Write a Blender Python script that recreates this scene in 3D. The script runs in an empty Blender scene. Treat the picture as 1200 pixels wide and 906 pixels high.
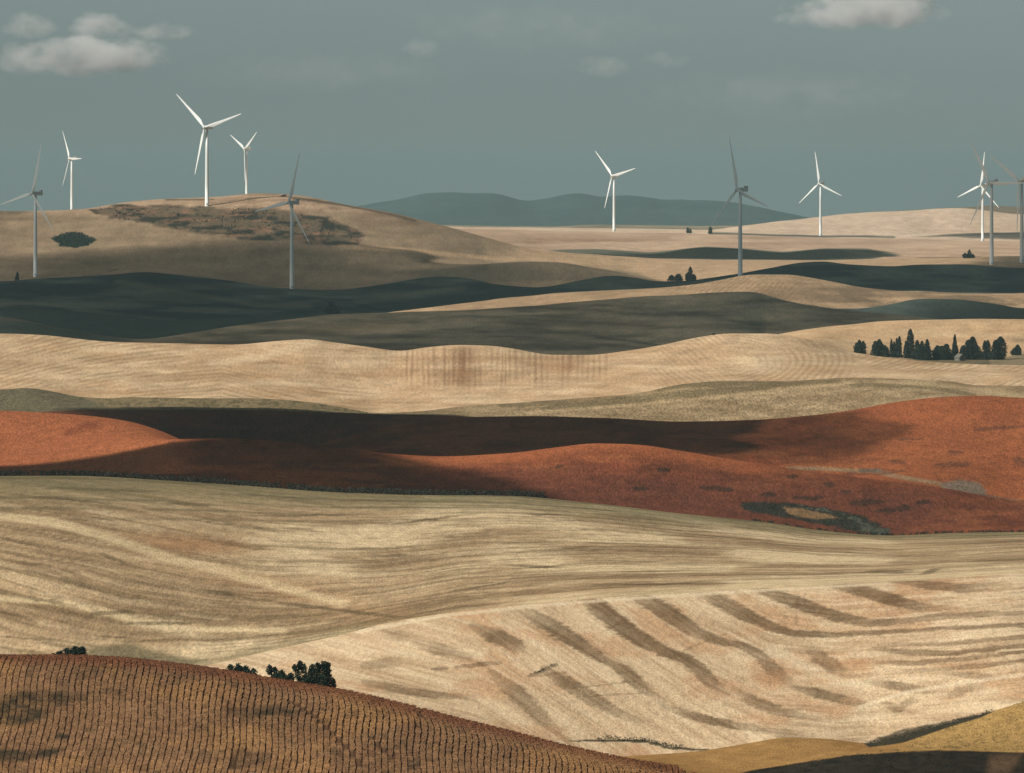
import bpy, math, random
import numpy as np

# ------------------------------------------------------------------ camera, sky, sun, exposure
SC = bpy.context.scene
COL = SC.collection
HC = 160.0                      # camera height
YH = 210.0                      # picture row of the true horizon (1200 x 906 frame)
F = 600.0 / math.tan(math.radians(4.0))

cam = bpy.data.cameras.new("camera")
cam.sensor_width = 36.0
cam.lens = 18.0 / math.tan(math.radians(4.0))
cam.shift_y = -(453.0 - YH) / 1200.0
cam.clip_start = 1.0
cam.clip_end = 400000.0
camo = bpy.data.objects.new("camera", cam)
camo.location = (0, 0, HC)
camo.rotation_euler = (math.radians(90), 0, 0)
COL.objects.link(camo)
SC.camera = camo

SUN_EL = math.radians(38.0)
SUN_AZ = math.radians(58.0)     # to the left of straight behind the camera
SUNV = np.array([-math.sin(SUN_AZ) * math.cos(SUN_EL), -math.cos(SUN_AZ) * math.cos(SUN_EL), math.sin(SUN_EL)])

world = bpy.data.worlds.new("World")
SC.world = world
world.use_nodes = True
wn, wl = world.node_tree.nodes, world.node_tree.links
wn.clear()
sky = wn.new("ShaderNodeTexSky")
sky.sky_type = 'NISHITA'
sky.sun_disc = False
sky.sun_elevation = SUN_EL
sky.sun_rotation = math.atan2(SUNV[0], SUNV[1])
sky.air_density = 0.8
sky.dust_density = 0.6
sky.ozone_density = 1.0
bw = wn.new("ShaderNodeRGBToBW")
hs = wn.new("ShaderNodeMix"); hs.data_type = 'RGBA'
hs.inputs[0].default_value = 0.88
tint = wn.new("ShaderNodeMix"); tint.data_type = 'RGBA'; tint.blend_type = 'MULTIPLY'
tint.inputs[0].default_value = 1.0
tint.inputs[7].default_value = (0.805, 1.0, 0.985, 1)
bg = wn.new("ShaderNodeBackground")
bg.inputs['Strength'].default_value = 0.050
wo = wn.new("ShaderNodeOutputWorld")
wl.new(sky.outputs[0], bw.inputs[0])
wl.new(sky.outputs[0], hs.inputs[6])
wl.new(bw.outputs[0], hs.inputs[7])
wl.new(hs.outputs[2], tint.inputs[6])
wl.new(tint.outputs[2], bg.inputs['Color'])
wl.new(bg.outputs[0], wo.inputs['Surface'])

sun = bpy.data.lights.new("sun", 'SUN')
sun.energy = 5.0
sun.angle = math.radians(0.53)
sun.color = (1.0, 0.94, 0.85)
suno = bpy.data.objects.new("sun", sun)
suno.rotation_euler = (math.pi / 2 - SUN_EL, 0, -SUN_AZ)
suno.location = (-2000, -1500, 3000)
COL.objects.link(suno)

SC.view_settings.view_transform = 'Standard'
SC.view_settings.look = 'None'
SC.view_settings.exposure = 0.0
SC.view_settings.gamma = 1.0
SC.view_settings.use_curve_mapping = False
SC.render.engine = 'CYCLES'
cy = SC.cycles
cy.max_bounces = 6
cy.diffuse_bounces = 2
cy.glossy_bounces = 1
cy.transmission_bounces = 2
cy.volume_bounces = 2
cy.transparent_max_bounces = 24
cy.use_denoising = True
cy.volume_step_rate = 1.0
cy.volume_max_steps = 256
cy.sample_clamp_indirect = 4.0

# ------------------------------------------------------------------ helpers
rng = np.random.default_rng(7)

def lin(c):
    c = np.asarray(c, float) / 255.0
    return np.where(c <= 0.04045, c / 12.92, ((c + 0.055) / 1.055) ** 2.4)

def _hash(ix, iy, seed):
    h = (ix.astype(np.int64) * 374761393 + iy.astype(np.int64) * 668265263 + seed * 1442695041) & 0xFFFFFFFF
    h = ((h ^ (h >> 13)) * 1274126177) & 0xFFFFFFFF
    h = ((h ^ (h >> 16)) * 2246822519) & 0xFFFFFFFF
    return ((h ^ (h >> 15)) & 0xFFFFFF) / float(0xFFFFFF)

def vnoise(x, y, seed=0):
    x, y = np.broadcast_arrays(np.asarray(x, float), np.asarray(y, float))
    ix, iy = np.floor(x), np.floor(y)
    fx, fy = x - ix, y - iy
    fx = fx * fx * fx * (fx * (fx * 6 - 15) + 10); fy = fy * fy * fy * (fy * (fy * 6 - 15) + 10)
    ix = ix.astype(np.int64); iy = iy.astype(np.int64)
    a = _hash(ix, iy, seed); b = _hash(ix + 1, iy, seed)
    c = _hash(ix, iy + 1, seed); d = _hash(ix + 1, iy + 1, seed)
    return (a + (b - a) * fx) * (1 - fy) + (c + (d - c) * fx) * fy

def fbm(x, y, seed=0, o=4):
    s = 0; a = 0.5; t = 0
    for k in range(o):
        s = s + a * vnoise(x * 2 ** k + 17.3 * k, y * 2 ** k - 9.1 * k, seed + k); t += a; a *= 0.55
    return s / t

def sstep(a, b, x):
    t = np.clip((x - a) / (b - a), 0, 1)
    return t * t * (3 - 2 * t)

def pchip_slopes(x, y):
    """x, y: (n, m) control values along axis 0."""
    h = np.diff(x, axis=0); dl = np.diff(y, axis=0) / h
    m = np.zeros_like(y)
    w1 = 2 * h[1:] + h[:-1]; w2 = h[1:] + 2 * h[:-1]
    ok = dl[:-1] * dl[1:] > 0
    with np.errstate(divide='ignore', invalid='ignore'):
        hm = (w1 + w2) / (w1 / dl[:-1] + w2 / dl[1:])
    m[1:-1] = np.where(ok, hm, 0.0)
    m[0] = dl[0]; m[-1] = dl[-1]
    return m

def hermite(x0, x1, y0, y1, m0, m1, x):
    h = x1 - x0; t = (x - x0) / h
    t2 = t * t; t3 = t2 * t
    return (2 * t3 - 3 * t2 + 1) * y0 + (t3 - 2 * t2 + t) * h * m0 + (-2 * t3 + 3 * t2) * y1 + (t3 - t2) * h * m1

def curve(pts, u, smooth=5.0):
    p = np.array(pts, float)
    if len(p) == 1:
        return np.full(u.shape, p[0, 1])
    x = p[:, 0:1]; y = p[:, 1:2]
    m = pchip_slopes(x, y) if len(p) > 2 else np.full_like(y, (y[1] - y[0]) / (x[1] - x[0]))
    m[0] = 0; m[-1] = 0
    def ev(q):
        q = np.clip(q, x[0, 0], x[-1, 0])
        i = np.clip(np.searchsorted(x[:, 0], q, side='right') - 1, 0, len(p) - 2)
        return hermite(x[i, 0], x[i + 1, 0], y[i, 0], y[i + 1, 0], m[i, 0], m[i + 1, 0], q)
    s = 0
    for o in (-1.5, -0.75, 0, 0.75, 1.5):
        s = s + ev(u + o * smooth)
    return s / 5

def tag(o, label=None, cat=None, group=None, kind=None):
    if label: o['label'] = label
    if cat: o['category'] = cat
    if group: o['group'] = group
    if kind: o['kind'] = kind
    return o

def mesh_obj(name, verts, faces, mat=None, parent=None, smooth=False, colors=None):
    """faces: (n,3) or (n,4) int array or list of arrays."""
    me = bpy.data.meshes.new(name)
    verts = np.asarray(verts, np.float32)
    me.vertices.add(len(verts))
    me.vertices.foreach_set("co", verts.ravel())
    if not isinstance(faces, list):
        faces = [np.asarray(faces)]
    faces = [np.asarray(f) for f in faces if len(f)]
    loops = np.concatenate([f.ravel() for f in faces]).astype(np.int32)
    tot = np.concatenate([np.full(len(f), f.shape[1], np.int32) for f in faces])
    st = np.concatenate([[0], np.cumsum(tot)[:-1]]).astype(np.int32)
    me.loops.add(len(loops)); me.loops.foreach_set("vertex_index", loops)
    me.polygons.add(len(tot)); me.polygons.foreach_set("loop_start", st); me.polygons.foreach_set("loop_total", tot)
    me.update(calc_edges=True)
    me.polygons.foreach_set("use_smooth", np.full(len(tot), bool(smooth)))
    if colors is not None:
        at = me.color_attributes.new("col", 'FLOAT_COLOR', 'POINT')
        c = np.ones((len(verts), 4), np.float32); c[:, :colors.shape[1]] = colors
        at.data.foreach_set("color", c.ravel())
    me.validate(clean_customdata=False)
    if mat: me.materials.append(mat)
    o = bpy.data.objects.new(name, me)
    COL.objects.link(o)
    if parent: o.parent = parent
    return o

def empty(name, loc, rz=0.0):
    o = bpy.data.objects.new(name, None)
    o.empty_display_size = 1.0
    o.location = loc; o.rotation_euler = (0, 0, rz)
    COL.objects.link(o)
    return o

# ------------------------------------------------------------------ materials
def new_mat(name):
    m = bpy.data.materials.new(name); m.use_nodes = True
    n, l = m.node_tree.nodes, m.node_tree.links
    n.clear()
    out = n.new("ShaderNodeOutputMaterial")
    return m, n, l, out

def principled(n, rough=1.0, spec=0.0):
    p = n.new("ShaderNodeBsdfPrincipled")
    p.inputs['Roughness'].default_value = rough
    p.inputs['Specular IOR Level'].default_value = spec
    return p

def field_mat(name, sx, sy, amp, bump=0.0, sx2=None, sy2=None, amp2=0.0):
    """vertex colour x fine two-scale grain (sizes in metres across and along the view)."""
    m, n, l, out = new_mat(name)
    at = n.new("ShaderNodeAttribute"); at.attribute_name = "col"
    tc = n.new("ShaderNodeTexCoord")
    def grain(ax, ay, a, detail):
        mp = n.new("ShaderNodeMapping")
        mp.inputs['Scale'].default_value = (1.0 / ax, 1.0 / ay, 0.02)
        l.new(tc.outputs['Object'], mp.inputs['Vector'])
        nz = n.new("ShaderNodeTexNoise"); nz.inputs['Scale'].default_value = 1.0
        nz.inputs['Detail'].default_value = detail; nz.inputs['Roughness'].default_value = 0.65
        l.new(mp.outputs[0], nz.inputs['Vector'])
        r = n.new("ShaderNodeMapRange")
        r.inputs['From Min'].default_value = 0.33; r.inputs['From Max'].default_value = 0.67
        r.inputs['To Min'].default_value = 1.0 - a; r.inputs['To Max'].default_value = 1.0 + a
        l.new(nz.outputs['Fac'], r.inputs['Value'])
        return r.outputs[0], nz.outputs['Fac']
    g1, f1 = grain(sx, sy, amp, 3.0)
    g2, f2 = grain(sx2 or sx * 9, sy2 or sy * 3, amp2, 4.0)
    mu = n.new("ShaderNodeMath"); mu.operation = 'MULTIPLY'
    l.new(g1, mu.inputs[0]); l.new(g2, mu.inputs[1])
    vm = n.new("ShaderNodeVectorMath"); vm.operation = 'SCALE'
    l.new(at.outputs['Color'], vm.inputs[0]); l.new(mu.outputs[0], vm.inputs['Scale'])
    p = principled(n)
    l.new(vm.outputs[0], p.inputs['Base Color'])
    if bump > 0:
        b = n.new("ShaderNodeBump"); b.inputs['Strength'].default_value = 1.0
        b.inputs['Distance'].default_value = bump
        l.new(f1, b.inputs['Height']); l.new(b.outputs[0], p.inputs['Normal'])
    l.new(p.outputs[0], out.inputs['Surface'])
    return m

def leaf_mat(name, c1, c2, scale=0.6):
    m, n, l, out = new_mat(name)
    tc = n.new("ShaderNodeTexCoord")
    nz = n.new("ShaderNodeTexNoise"); nz.inputs['Scale'].default_value = scale; nz.inputs['Detail'].default_value = 2
    l.new(tc.outputs['Object'], nz.inputs['Vector'])
    r = n.new("ShaderNodeValToRGB")
    r.color_ramp.elements[0].position = 0.32; r.color_ramp.elements[0].color = (*c1, 1)
    r.color_ramp.elements[1].position = 0.68; r.color_ramp.elements[1].color = (*c2, 1)
    l.new(nz.outputs['Fac'], r.inputs['Fac'])
    d = principled(n, 0.85, 0.08)
    l.new(r.outputs[0], d.inputs['Base Color'])
    t = n.new("ShaderNodeBsdfTranslucent"); l.new(r.outputs[0], t.inputs['Color'])
    mx = n.new("ShaderNodeMixShader"); mx.inputs[0].default_value = 0.2
    l.new(d.outputs[0], mx.inputs[1]); l.new(t.outputs[0], mx.inputs[2])
    l.new(mx.outputs[0], out.inputs['Surface'])
    return m

def plain_mat(name, c, rough=0.6, spec=0.3, var=0.08, scale=0.4):
    m, n, l, out = new_mat(name)
    tc = n.new("ShaderNodeTexCoord")
    nz = n.new("ShaderNodeTexNoise"); nz.inputs['Scale'].default_value = scale; nz.inputs['Detail'].default_value = 4
    l.new(tc.outputs['Object'], nz.inputs['Vector'])
    r = n.new("ShaderNodeMapRange")
    r.inputs['To Min'].default_value = 1 - var; r.inputs['To Max'].default_value = 1 + var * 0.5
    l.new(nz.outputs['Fac'], r.inputs['Value'])
    vm = n.new("ShaderNodeVectorMath"); vm.operation = 'SCALE'
    vm.inputs[0].default_value = c
    l.new(r.outputs[0], vm.inputs['Scale'])
    p = principled(n, rough, spec)
    l.new(vm.outputs[0], p.inputs['Base Color'])
    l.new(p.outputs[0], out.inputs['Surface'])
    return m

# ------------------------------------------------------------------ the land: lines of equal distance, near to far
# columns (directions, in picture columns): fine inside the frame, coarse far outside it
UC = np.concatenate([np.arange(-420, -40, 20), np.arange(-40, 1241, 1.7), np.arange(1260, 1640, 20)])

LINES = []   # (distance, crest table, dip table, fraction at which the hollow behind lies)
def line(d, pts, dip=0, frac=0.3):
    LINES.append((float(d), pts, dip if isinstance(dip, list) else [(0, dip)], frac))

line(400, [(0, 2500)])
line(1150, [(0, 985), (700, 988), (1200, 970)])                                                               # below the frame
line(1340, [(0, 768), (60, 768), (130, 770), (200, 777), (260, 785), (330, 797), (400, 808), (470, 824), (540, 842), (600, 857),
            (660, 873), (720, 886), (760, 895), (800, 902), (840, 905), (880, 902), (925, 895), (990, 885), (1050, 881), (1100, 879), (1200, 882)],
     [(0, 9), (680, 8), (760, 0), (860, 0), (1000, 1), (1200, 1)])
line(1420, [(0, 800), (300, 820), (600, 872), (700, 888), (750, 885), (815, 880), (880, 870), (920, 864), (960, 865), (1000, 869), (1018, 871),
            (1040, 866), (1070, 858), (1120, 845), (1160, 834), (1200, 822), (1300, 795)], [(0, 6), (700, 3), (780, 8), (1200, 7)], 0.12)
line(1640, [(0, 812), (250, 815), (400, 800), (600, 790), (800, 783), (950, 785), (1050, 770), (1200, 745)])
line(1860, [(0, 806), (180, 793), (250, 778), (330, 760), (400, 745), (450, 732), (540, 717), (600, 711), (700, 703), (800, 697),
            (900, 690), (1000, 684), (1100, 678), (1200, 672)], [(0, 12), (250, 12), (450, 9), (600, 2), (760, 0), (1200, 0)], 0.2)
line(2230, [(0, 664), (150, 668), (300, 672), (450, 670), (600, 660), (900, 652), (1200, 646)])
line(2650, [(0, 557), (100, 557), (200, 562), (300, 568), (400, 577), (500, 580), (600, 581), (700, 590), (800, 602), (900, 613),
            (960, 622), (1040, 628), (1120, 625), (1200, 624)], [(0, 3), (700, 3), (900, 2), (1200, 2)], 0.2)
line(2950, [(0, 532), (100, 527), (215, 516), (270, 515), (350, 520), (440, 531), (520, 535), (600, 531), (650, 525), (700, 520),
            (740, 521), (800, 529), (850, 537), (900, 544), (950, 551), (1000, 557), (1100, 570), (1200, 586)],
     [(0, 0), (180, 0), (240, 6), (440, 8), (900, 8), (1000, 3), (1080, 0)], 0.35)
line(3200, [(0, 482), (50, 484), (100, 487), (150, 494), (190, 506), (220, 519), (260, 530), (330, 533), (420, 526), (520, 516), (600, 512),
            (800, 515), (900, 521), (1000, 526), (1100, 528), (1200, 532)], [(0, 9), (180, 8), (240, 2), (300, 0)], 0.3)
line(3460, [(0, 496), (100, 500), (200, 518), (260, 530), (330, 528), (370, 521), (425, 507), (475, 496), (525, 489), (600, 487), (700, 489), (800, 494),
            (880, 492), (950, 487), (1000, 481), (1050, 472), (1100, 466), (1150, 464), (1200, 467)],
     [(0, 0), (250, 0), (380, 8), (600, 5), (1200, 4)], 0.35)
line(3710, [(0, 484), (100, 480), (200, 479.5), (300, 480), (400, 485), (515, 487), (600, 492), (700, 494), (800, 498), (880, 496),
            (950, 490), (1000, 483), (1100, 468), (1200, 469)])
line(4000, [(0, 457), (30, 455), (60, 459), (90, 465), (125, 467), (150, 465), (250, 466), (325, 468), (375, 473), (415, 480), (440, 484),
            (485, 482), (550, 475), (600, 472), (665, 467), (750, 460), (800, 450), (860, 446), (920, 446), (1000, 442), (1100, 445),
            (1150, 452), (1200, 452)], [(0, 3), (300, 3), (430, 1), (600, 2), (1200, 2)], 0.25)
line(4280, [(0, 436), (200, 442), (300, 447), (440, 458), (600, 448), (800, 432), (900, 424), (1000, 430), (1200, 440)])
line(4600, [(0, 391), (50, 393), (125, 400), (200, 402), (270, 403), (320, 400), (360, 398), (390, 401), (430, 406), (470, 411), (500, 407),
            (540, 404), (575, 405), (600, 408), (650, 415), (690, 415), (730, 411), (775, 404), (820, 395), (860, 391), (900, 391), (940, 397),
            (975, 406), (1000, 414), (1050, 421), (1100, 425), (1200, 428)], [(0, 8), (820, 8), (950, 5), (1000, 2), (1200, 1)], 0.45)
line(4760, [(0, 404), (100, 412), (300, 414), (500, 418), (690, 424), (800, 410), (880, 402), (950, 400), (1000, 410), (1050, 416), (1100, 419), (1200, 416)])
line(5100, [(0, 404), (130, 410), (300, 412), (500, 416), (690, 420), (800, 404), (860, 397), (900, 392), (950, 384), (1000, 380), (1050, 377), (1200, 375)],
     [(0, 0), (850, 0), (930, 5), (1200, 6)], 0.4)
line(5700, [(0, 372), (33, 377), (83, 387), (130, 395), (160, 398), (200, 394), (250, 386), (300, 379), (350, 374), (400, 370), (443, 367.5),
            (533, 363), (620, 358), (700, 352), (800, 346), (850, 343), (877, 343), (917, 352), (983, 362), (1050, 369), (1090, 374), (1200, 380)],
     [(0, 5), (120, 3), (300, 4), (700, 2), (880, 4), (1200, 3)], 0.35)
line(5920, [(0, 380), (83, 392), (160, 400), (250, 390), (350, 379), (443, 372), (533, 366), (700, 354), (800, 348), (880, 348), (930, 358),
            (983, 365), (1033, 361), (1083, 351), (1117, 350), (1160, 355), (1200, 361)], [(0, 0), (980, 0), (1060, 4), (1200, 3)], 0.35)
line(6300, [(0, 362), (100, 366), (200, 374), (300, 372), (380, 370), (443, 366), (533, 358), (667, 344), (800, 335), (850, 327), (893, 322),
            (923, 322), (967, 328), (1017, 337), (1100, 342), (1200, 343)], [(0, 0), (400, 0), (480, 3), (1200, 4)], 0.35)
line(6800, [(0, 330), (43, 327), (100, 324), (133, 321), (167, 318), (200, 321), (250, 327), (333, 337), (400, 338), (440, 334), (480, 327),
            (513, 324), (543, 326), (587, 335), (633, 337), (683, 328), (717, 323), (743, 325), (767, 329), (800, 329), (835, 325), (867, 320),
            (900, 314), (943, 308), (967, 307), (990, 310), (1033, 312), (1083, 310), (1120, 309), (1200, 313)],
     [(0, 4), (700, 3), (800, 2), (900, 4), (1200, 3)], 0.35)
line(7150, [(0, 312), (100, 308), (300, 318), (400, 321), (480, 317), (560, 310), (613, 307), (653, 308), (700, 315), (750, 321), (800, 319),
            (867, 313), (960, 311), (1050, 309), (1200, 309)], [(0, 0), (480, 0), (600, 3), (740, 2), (800, 0), (1200, 0)], 0.3)
line(7600, [(0, 248), (60, 247), (100, 245), (120, 242), (150, 237), (193, 233), (267, 229.5), (300, 227), (333, 228), (367, 232), (400, 239),
            (450, 248), (500, 260), (533, 268), (580, 281), (620, 291), (660, 296), (700, 298), (750, 302), (800, 304), (860, 304), (960, 304), (1040, 303),
            (1100, 302), (1200, 301)], [(0, 12), (480, 10), (540, 4), (600, 2), (1200, 1)], 0.3)
line(8100, [(0, 262), (400, 262), (533, 275), (600, 283), (650, 291), (700, 293), (760, 297), (827, 290), (870, 292), (917, 296), (967, 292),
            (1017, 293), (1060, 297), (1120, 295), (1200, 297)], [(0, 0), (560, 0), (640, 1.5), (1200, 1.5)], 0.3)
line(9300, [(0, 262), (400, 264), (533, 270), (620, 274), (720, 280), (800, 282), (900, 283), (1000, 286), (1100, 286), (1200, 287)])
line(10560, [(0, 262), (400, 264), (533, 268), (620, 270), (720, 272), (833, 273.5), (960, 278.5), (1047, 279), (1075, 279.5), (1117, 281.5), (1200, 283)])
line(11250, [(0, 258), (50, 249.5), (84, 246.5), (120, 249), (180, 250), (240, 238), (289, 228.5), (330, 236), (400, 258), (533, 267), (700, 270), (800, 271), (833, 272.5), (900, 275), (960, 277), (1047, 277.5), (1075, 277), (1117, 274), (1200, 272)],
     [(0, 0), (1040, 0), (1100, 2), (1200, 2)], 0.2)
line(12300, [(0, 258), (400, 262), (533, 266), (700, 268), (800, 269), (830, 270), (867, 265), (933, 257), (1000, 250), (1067, 247), (1123, 244), (1200, 251)],
     [(0, 1), (840, 1), (930, 3), (1200, 1)], 0.3)
line(14500, [(0, 258), (400, 261), (533, 264), (640, 266), (700, 263.5), (760, 264), (830, 265), (960, 262), (1090, 249), (1130, 243), (1170, 241), (1200, 242)], 2, 0.3)
line(20500, [(0, 262), (400, 264), (800, 266), (1200, 262)])
line(25000, [(0, 255), (380, 250), (433, 242), (467, 235), (500, 228), (540, 226), (580, 226), (600, 231), (620, 235), (647, 232), (677, 228),
             (700, 232), (740, 231), (783, 236), (843, 235), (893, 242), (940, 253), (1000, 262), (1200, 262)], 20, 0.8)
line(29000, [(0, 285)])

NL = len(LINES)
_base = np.array([L[0] for L in LINES])
_Dl = np.zeros((NL, len(UC))); _Yl = np.zeros((NL, len(UC)))
for i, (d, pts, dip, fr) in enumerate(LINES):
    _Yl[i] = curve(pts, UC)
    gap = min(_base[i] - _base[max(i - 1, 0)] if i else 100, _base[min(i + 1, NL - 1)] - _base[i] if i < NL - 1 else 100)
    wav = 0.16 * gap * (2 * fbm(UC / 420.0 + 3.1 * i, np.full(UC.shape, i * 7.7), 50 + i, 2) - 1)
    _Dl[i] = d + (wav if 1 < i < NL - 2 else 0)
CD, CY, LIDX = [], [], []          # control rows with the hollows put in
for i in range(NL):
    LIDX.append(len(CD)); CD.append(_Dl[i]); CY.append(_Yl[i])
    if i < NL - 1:
        dip = curve(LINES[i][2], UC, 12)
        if dip.max() > 0:
            fr = LINES[i][3]
            w = np.clip(dip / 3.0, 0, 1)
            lerp = _Yl[i] * (1 - fr) + _Yl[i + 1] * fr
            CD.append(_Dl[i] * (1 - fr) + _Dl[i + 1] * fr)
            CY.append(lerp * (1 - w) + np.maximum(_Yl[i] + dip, lerp) * w)
CD = np.array(CD); CY = np.array(CY); CM = pchip_slopes(CD, CY)

def eval_y(u, d):
    """picture row of the land at direction u and distance d (arrays)."""
    u, d = np.broadcast_arrays(np.asarray(u, float), np.asarray(d, float))
    sh = u.shape; u = u.ravel(); d = d.ravel()
    c = np.clip(np.interp(u, UC, np.arange(len(UC))), 0, len(UC) - 1.001)
    c0 = c.astype(int); w = c - c0
    def one(ci):
        n = CD.shape[0]
        k = np.zeros(len(ci), int)
        for j in range(1, n - 1):
            k += (d >= CD[j, ci])
        return hermite(CD[k, ci], CD[k + 1, ci], CY[k, ci], CY[k + 1, ci], CM[k, ci], CM[k + 1, ci], d)
    return (one(c0) * (1 - w) + one(c0 + 1) * w).reshape(sh)

def relief(x, d):
    """small natural swells of the ground, metres."""
    a = np.interp(d, [0, 1150, 1340, 1700, 3000, 7000, 12000], [0.2, 0.25, 0.3, 0.9, 1.1, 1.6, 2.0]) + 1.6 * sstep(4700, 5400, d) * (1 - sstep(6500, 7100, d))
    n1 = fbm(x / 150.0, d / 260.0, 11, 3) - 0.5
    n2 = fbm(x / 45.0, d / 90.0, 12, 2) - 0.5
    return a * (1.6 * n1 + 0.6 * n2)

_relief0 = relief
def relief(x, d):
    return _relief0(x, d) + sstep(21000, 24500, d) * 34 * (fbm(x / 420.0, d / 900.0, 15, 4) - .5)

def ground_xyz(u, d):
    y = eval_y(u, d)
    x = d * (np.asarray(u, float) - 600.0) / F
    return x, d, HC - d * (y - YH) / F + relief(x, np.asarray(d, float))

def gz(x, d):
    return ground_xyz(600.0 + np.asarray(x, float) * F / np.asarray(d, float), np.asarray(d, float))[2]

def pix2d(u, y):
    """distance of the first land seen at picture point (u, y)."""
    ds = np.concatenate([np.arange(1160, 3000, 4.0), np.arange(3000, 15000, 8.0)])
    ys = eval_y(np.full(ds.shape, float(u)), ds)
    k = np.argmax(ys <= y)
    return float(ds[k])

# ------------------------------------------------------------------ painting of the ground (albedo, in places with light and shade painted in)
LIT = 1.07
def A(*c):
    return lin(c) / LIT

def mixc(c, new, m):
    return c + (np.asarray(new) - c) * m[..., None]

def stroke(U, Y, pts, w, ys=2.2, soft=0.6, taper=False):
    p = np.array(pts, float)
    best = np.full(U.shape, 1e9); par = np.zeros(U.shape); L = 0.0
    if taper:
        seg = np.hypot(np.diff(p[:, 0]), np.diff(p[:, 1]) * ys); tot = seg.sum()
        for a, b, sl in zip(p[:-1], p[1:], seg):
            dx, dy = b[0] - a[0], (b[1] - a[1]) * ys
            t = np.clip(((U - a[0]) * dx + (Y - a[1]) * ys * dy) / (dx * dx + dy * dy + 1e-9), 0, 1)
            dd_ = np.hypot(U - a[0] - t * dx, (Y - a[1]) * ys - t * dy)
            par = np.where(dd_ < best, (L + t * sl) / tot, par); best = np.minimum(best, dd_); L += sl
        w = w * (.25 + .85 * np.sqrt(np.clip(np.sin(np.pi * np.clip(par, 0, 1)), 0, 1)))
        return 1 - sstep(0, 1, (best - w * (1 - soft)) / (2 * w * soft))
    for a, b in zip(p[:-1], p[1:]):
        ax, ay = a[0], a[1] * ys; bx, by = b[0], b[1] * ys
        dx, dy = bx - ax, by - ay
        t = np.clip(((U - ax) * dx + (Y * ys - ay) * dy) / (dx * dx + dy * dy + 1e-9), 0, 1)
        best = np.minimum(best, np.hypot(U - ax - t * dx, Y * ys - ay - t * dy))
    return 1 - sstep(w * (1 - soft), w * (1 + soft), best)

def band(U, Y, pts, ys=1.6, k=1.0):
    """soft band along (u, y, half width, strength) points; width and strength run smoothly along it."""
    p = np.array(pts, float)
    best = np.full(U.shape, 1e9); W = np.ones(U.shape); S = np.zeros(U.shape)
    for a, b in zip(p[:-1], p[1:]):
        dx, dy = b[0] - a[0], (b[1] - a[1]) * ys
        t = np.clip(((U - a[0]) * dx + (Y - a[1]) * ys * dy) / (dx * dx + dy * dy + 1e-9), 0, 1)
        w = (a[2] + (b[2] - a[2]) * t) * k
        e = np.hypot(U - a[0] - t * dx, (Y - a[1]) * ys - t * dy) / w
        upd = e < best
        best = np.where(upd, e, best); S = np.where(upd, a[3] + (b[3] - a[3]) * t, S)
    return 1 - sstep(.25, 1.35, best), S

def patch(U, Y, pts, soft=2.0, ys=1.0):
    """soft inside-mask of a polygon."""
    p = np.array(pts, float); q = np.roll(p, -1, 0)
    ins = np.zeros(U.shape, bool); best = np.full(U.shape, 1e9)
    for a, b in zip(p, q):
        cond = ((a[1] > Y) != (b[1] > Y))
        with np.errstate(divide='ignore', invalid='ignore'):
            xx = (b[0] - a[0]) * (Y - a[1]) / (b[1] - a[1] + 1e-12) + a[0]
        ins ^= cond & (U < xx)
        dx, dy = b[0] - a[0], (b[1] - a[1]) * ys
        t = np.clip(((U - a[0]) * dx + (Y - a[1]) * ys * dy) / (dx * dx + dy * dy + 1e-9), 0, 1)
        best = np.minimum(best, np.hypot(U - a[0] - t * dx, (Y - a[1]) * ys - t * dy))
    sd = np.where(ins, best, -best)
    return sstep(-soft, soft, sd)

def rag(m, U, Y, sx=14.0, sy=1.7, seed=7, k=.9):
    return sstep(.30, .72, m + k * (fbm(U / sx, Y / sy, seed, 3) - .5)) * (m > .02)

def streaks(s, t, sx, st, seed, o=3):
    return fbm(s / sx, t / st, seed, o)

TRACKS = [([(273, 832), (274, 860), (273, 900)], 2.6), ([(338, 822), (356, 832), (372, 842), (392, 862), (412, 882), (424, 900)], 2.2),
          ([(430, 860), (446, 876), (462, 892)], 1.8), ([(492, 826), (492, 852)], 2.2)]

def track_mask(U, Y):
    m = 0
    for pts, w in TRACKS:
        m = np.maximum(m, stroke(U, Y, pts, w, 1.0, 0.5))
    return m

def weed_mask(U, Y):
    m = 0.9 * patch(U, Y, [(-30, 815), (50, 812), (105, 812), (100, 822), (60, 830), (50, 845), (20, 850), (-30, 852)], 7, 1.5)
    m = np.maximum(m, 1.0 * patch(U, Y, [(-60, 884), (30, 880), (75, 878), (60, 888), (20, 893), (-60, 893)], 6, 1.5))
    m = np.maximum(m, 0.9 * patch(U, Y, [(68, 860), (82, 860), (80, 868), (66, 868)], 3))
    m = np.maximum(m, 0.7 * patch(U, Y, [(265, 830), (330, 826), (368, 836), (330, 838), (285, 843)], 5, 1.5))
    m = np.maximum(m, 0.7 * patch(U, Y, [(262, 895), (290, 882), (318, 884), (310, 896), (280, 902)], 4, 1.5))
    m = np.maximum(m, 0.8 * patch(U, Y, [(480, 892), (492, 886), (490, 898), (478, 902)], 4))
    m = np.maximum(m, 0.7 * patch(U, Y, [(90, 905), (130, 902), (130, 915), (80, 915)], 5))
    n = fbm(U / 18.0, Y / 9.0, 77, 3)
    return np.clip(.8 * m * (0.2 + 1.5 * n) + 0.35 * sstep(0.6, 0.8, n), 0, 1)

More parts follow.
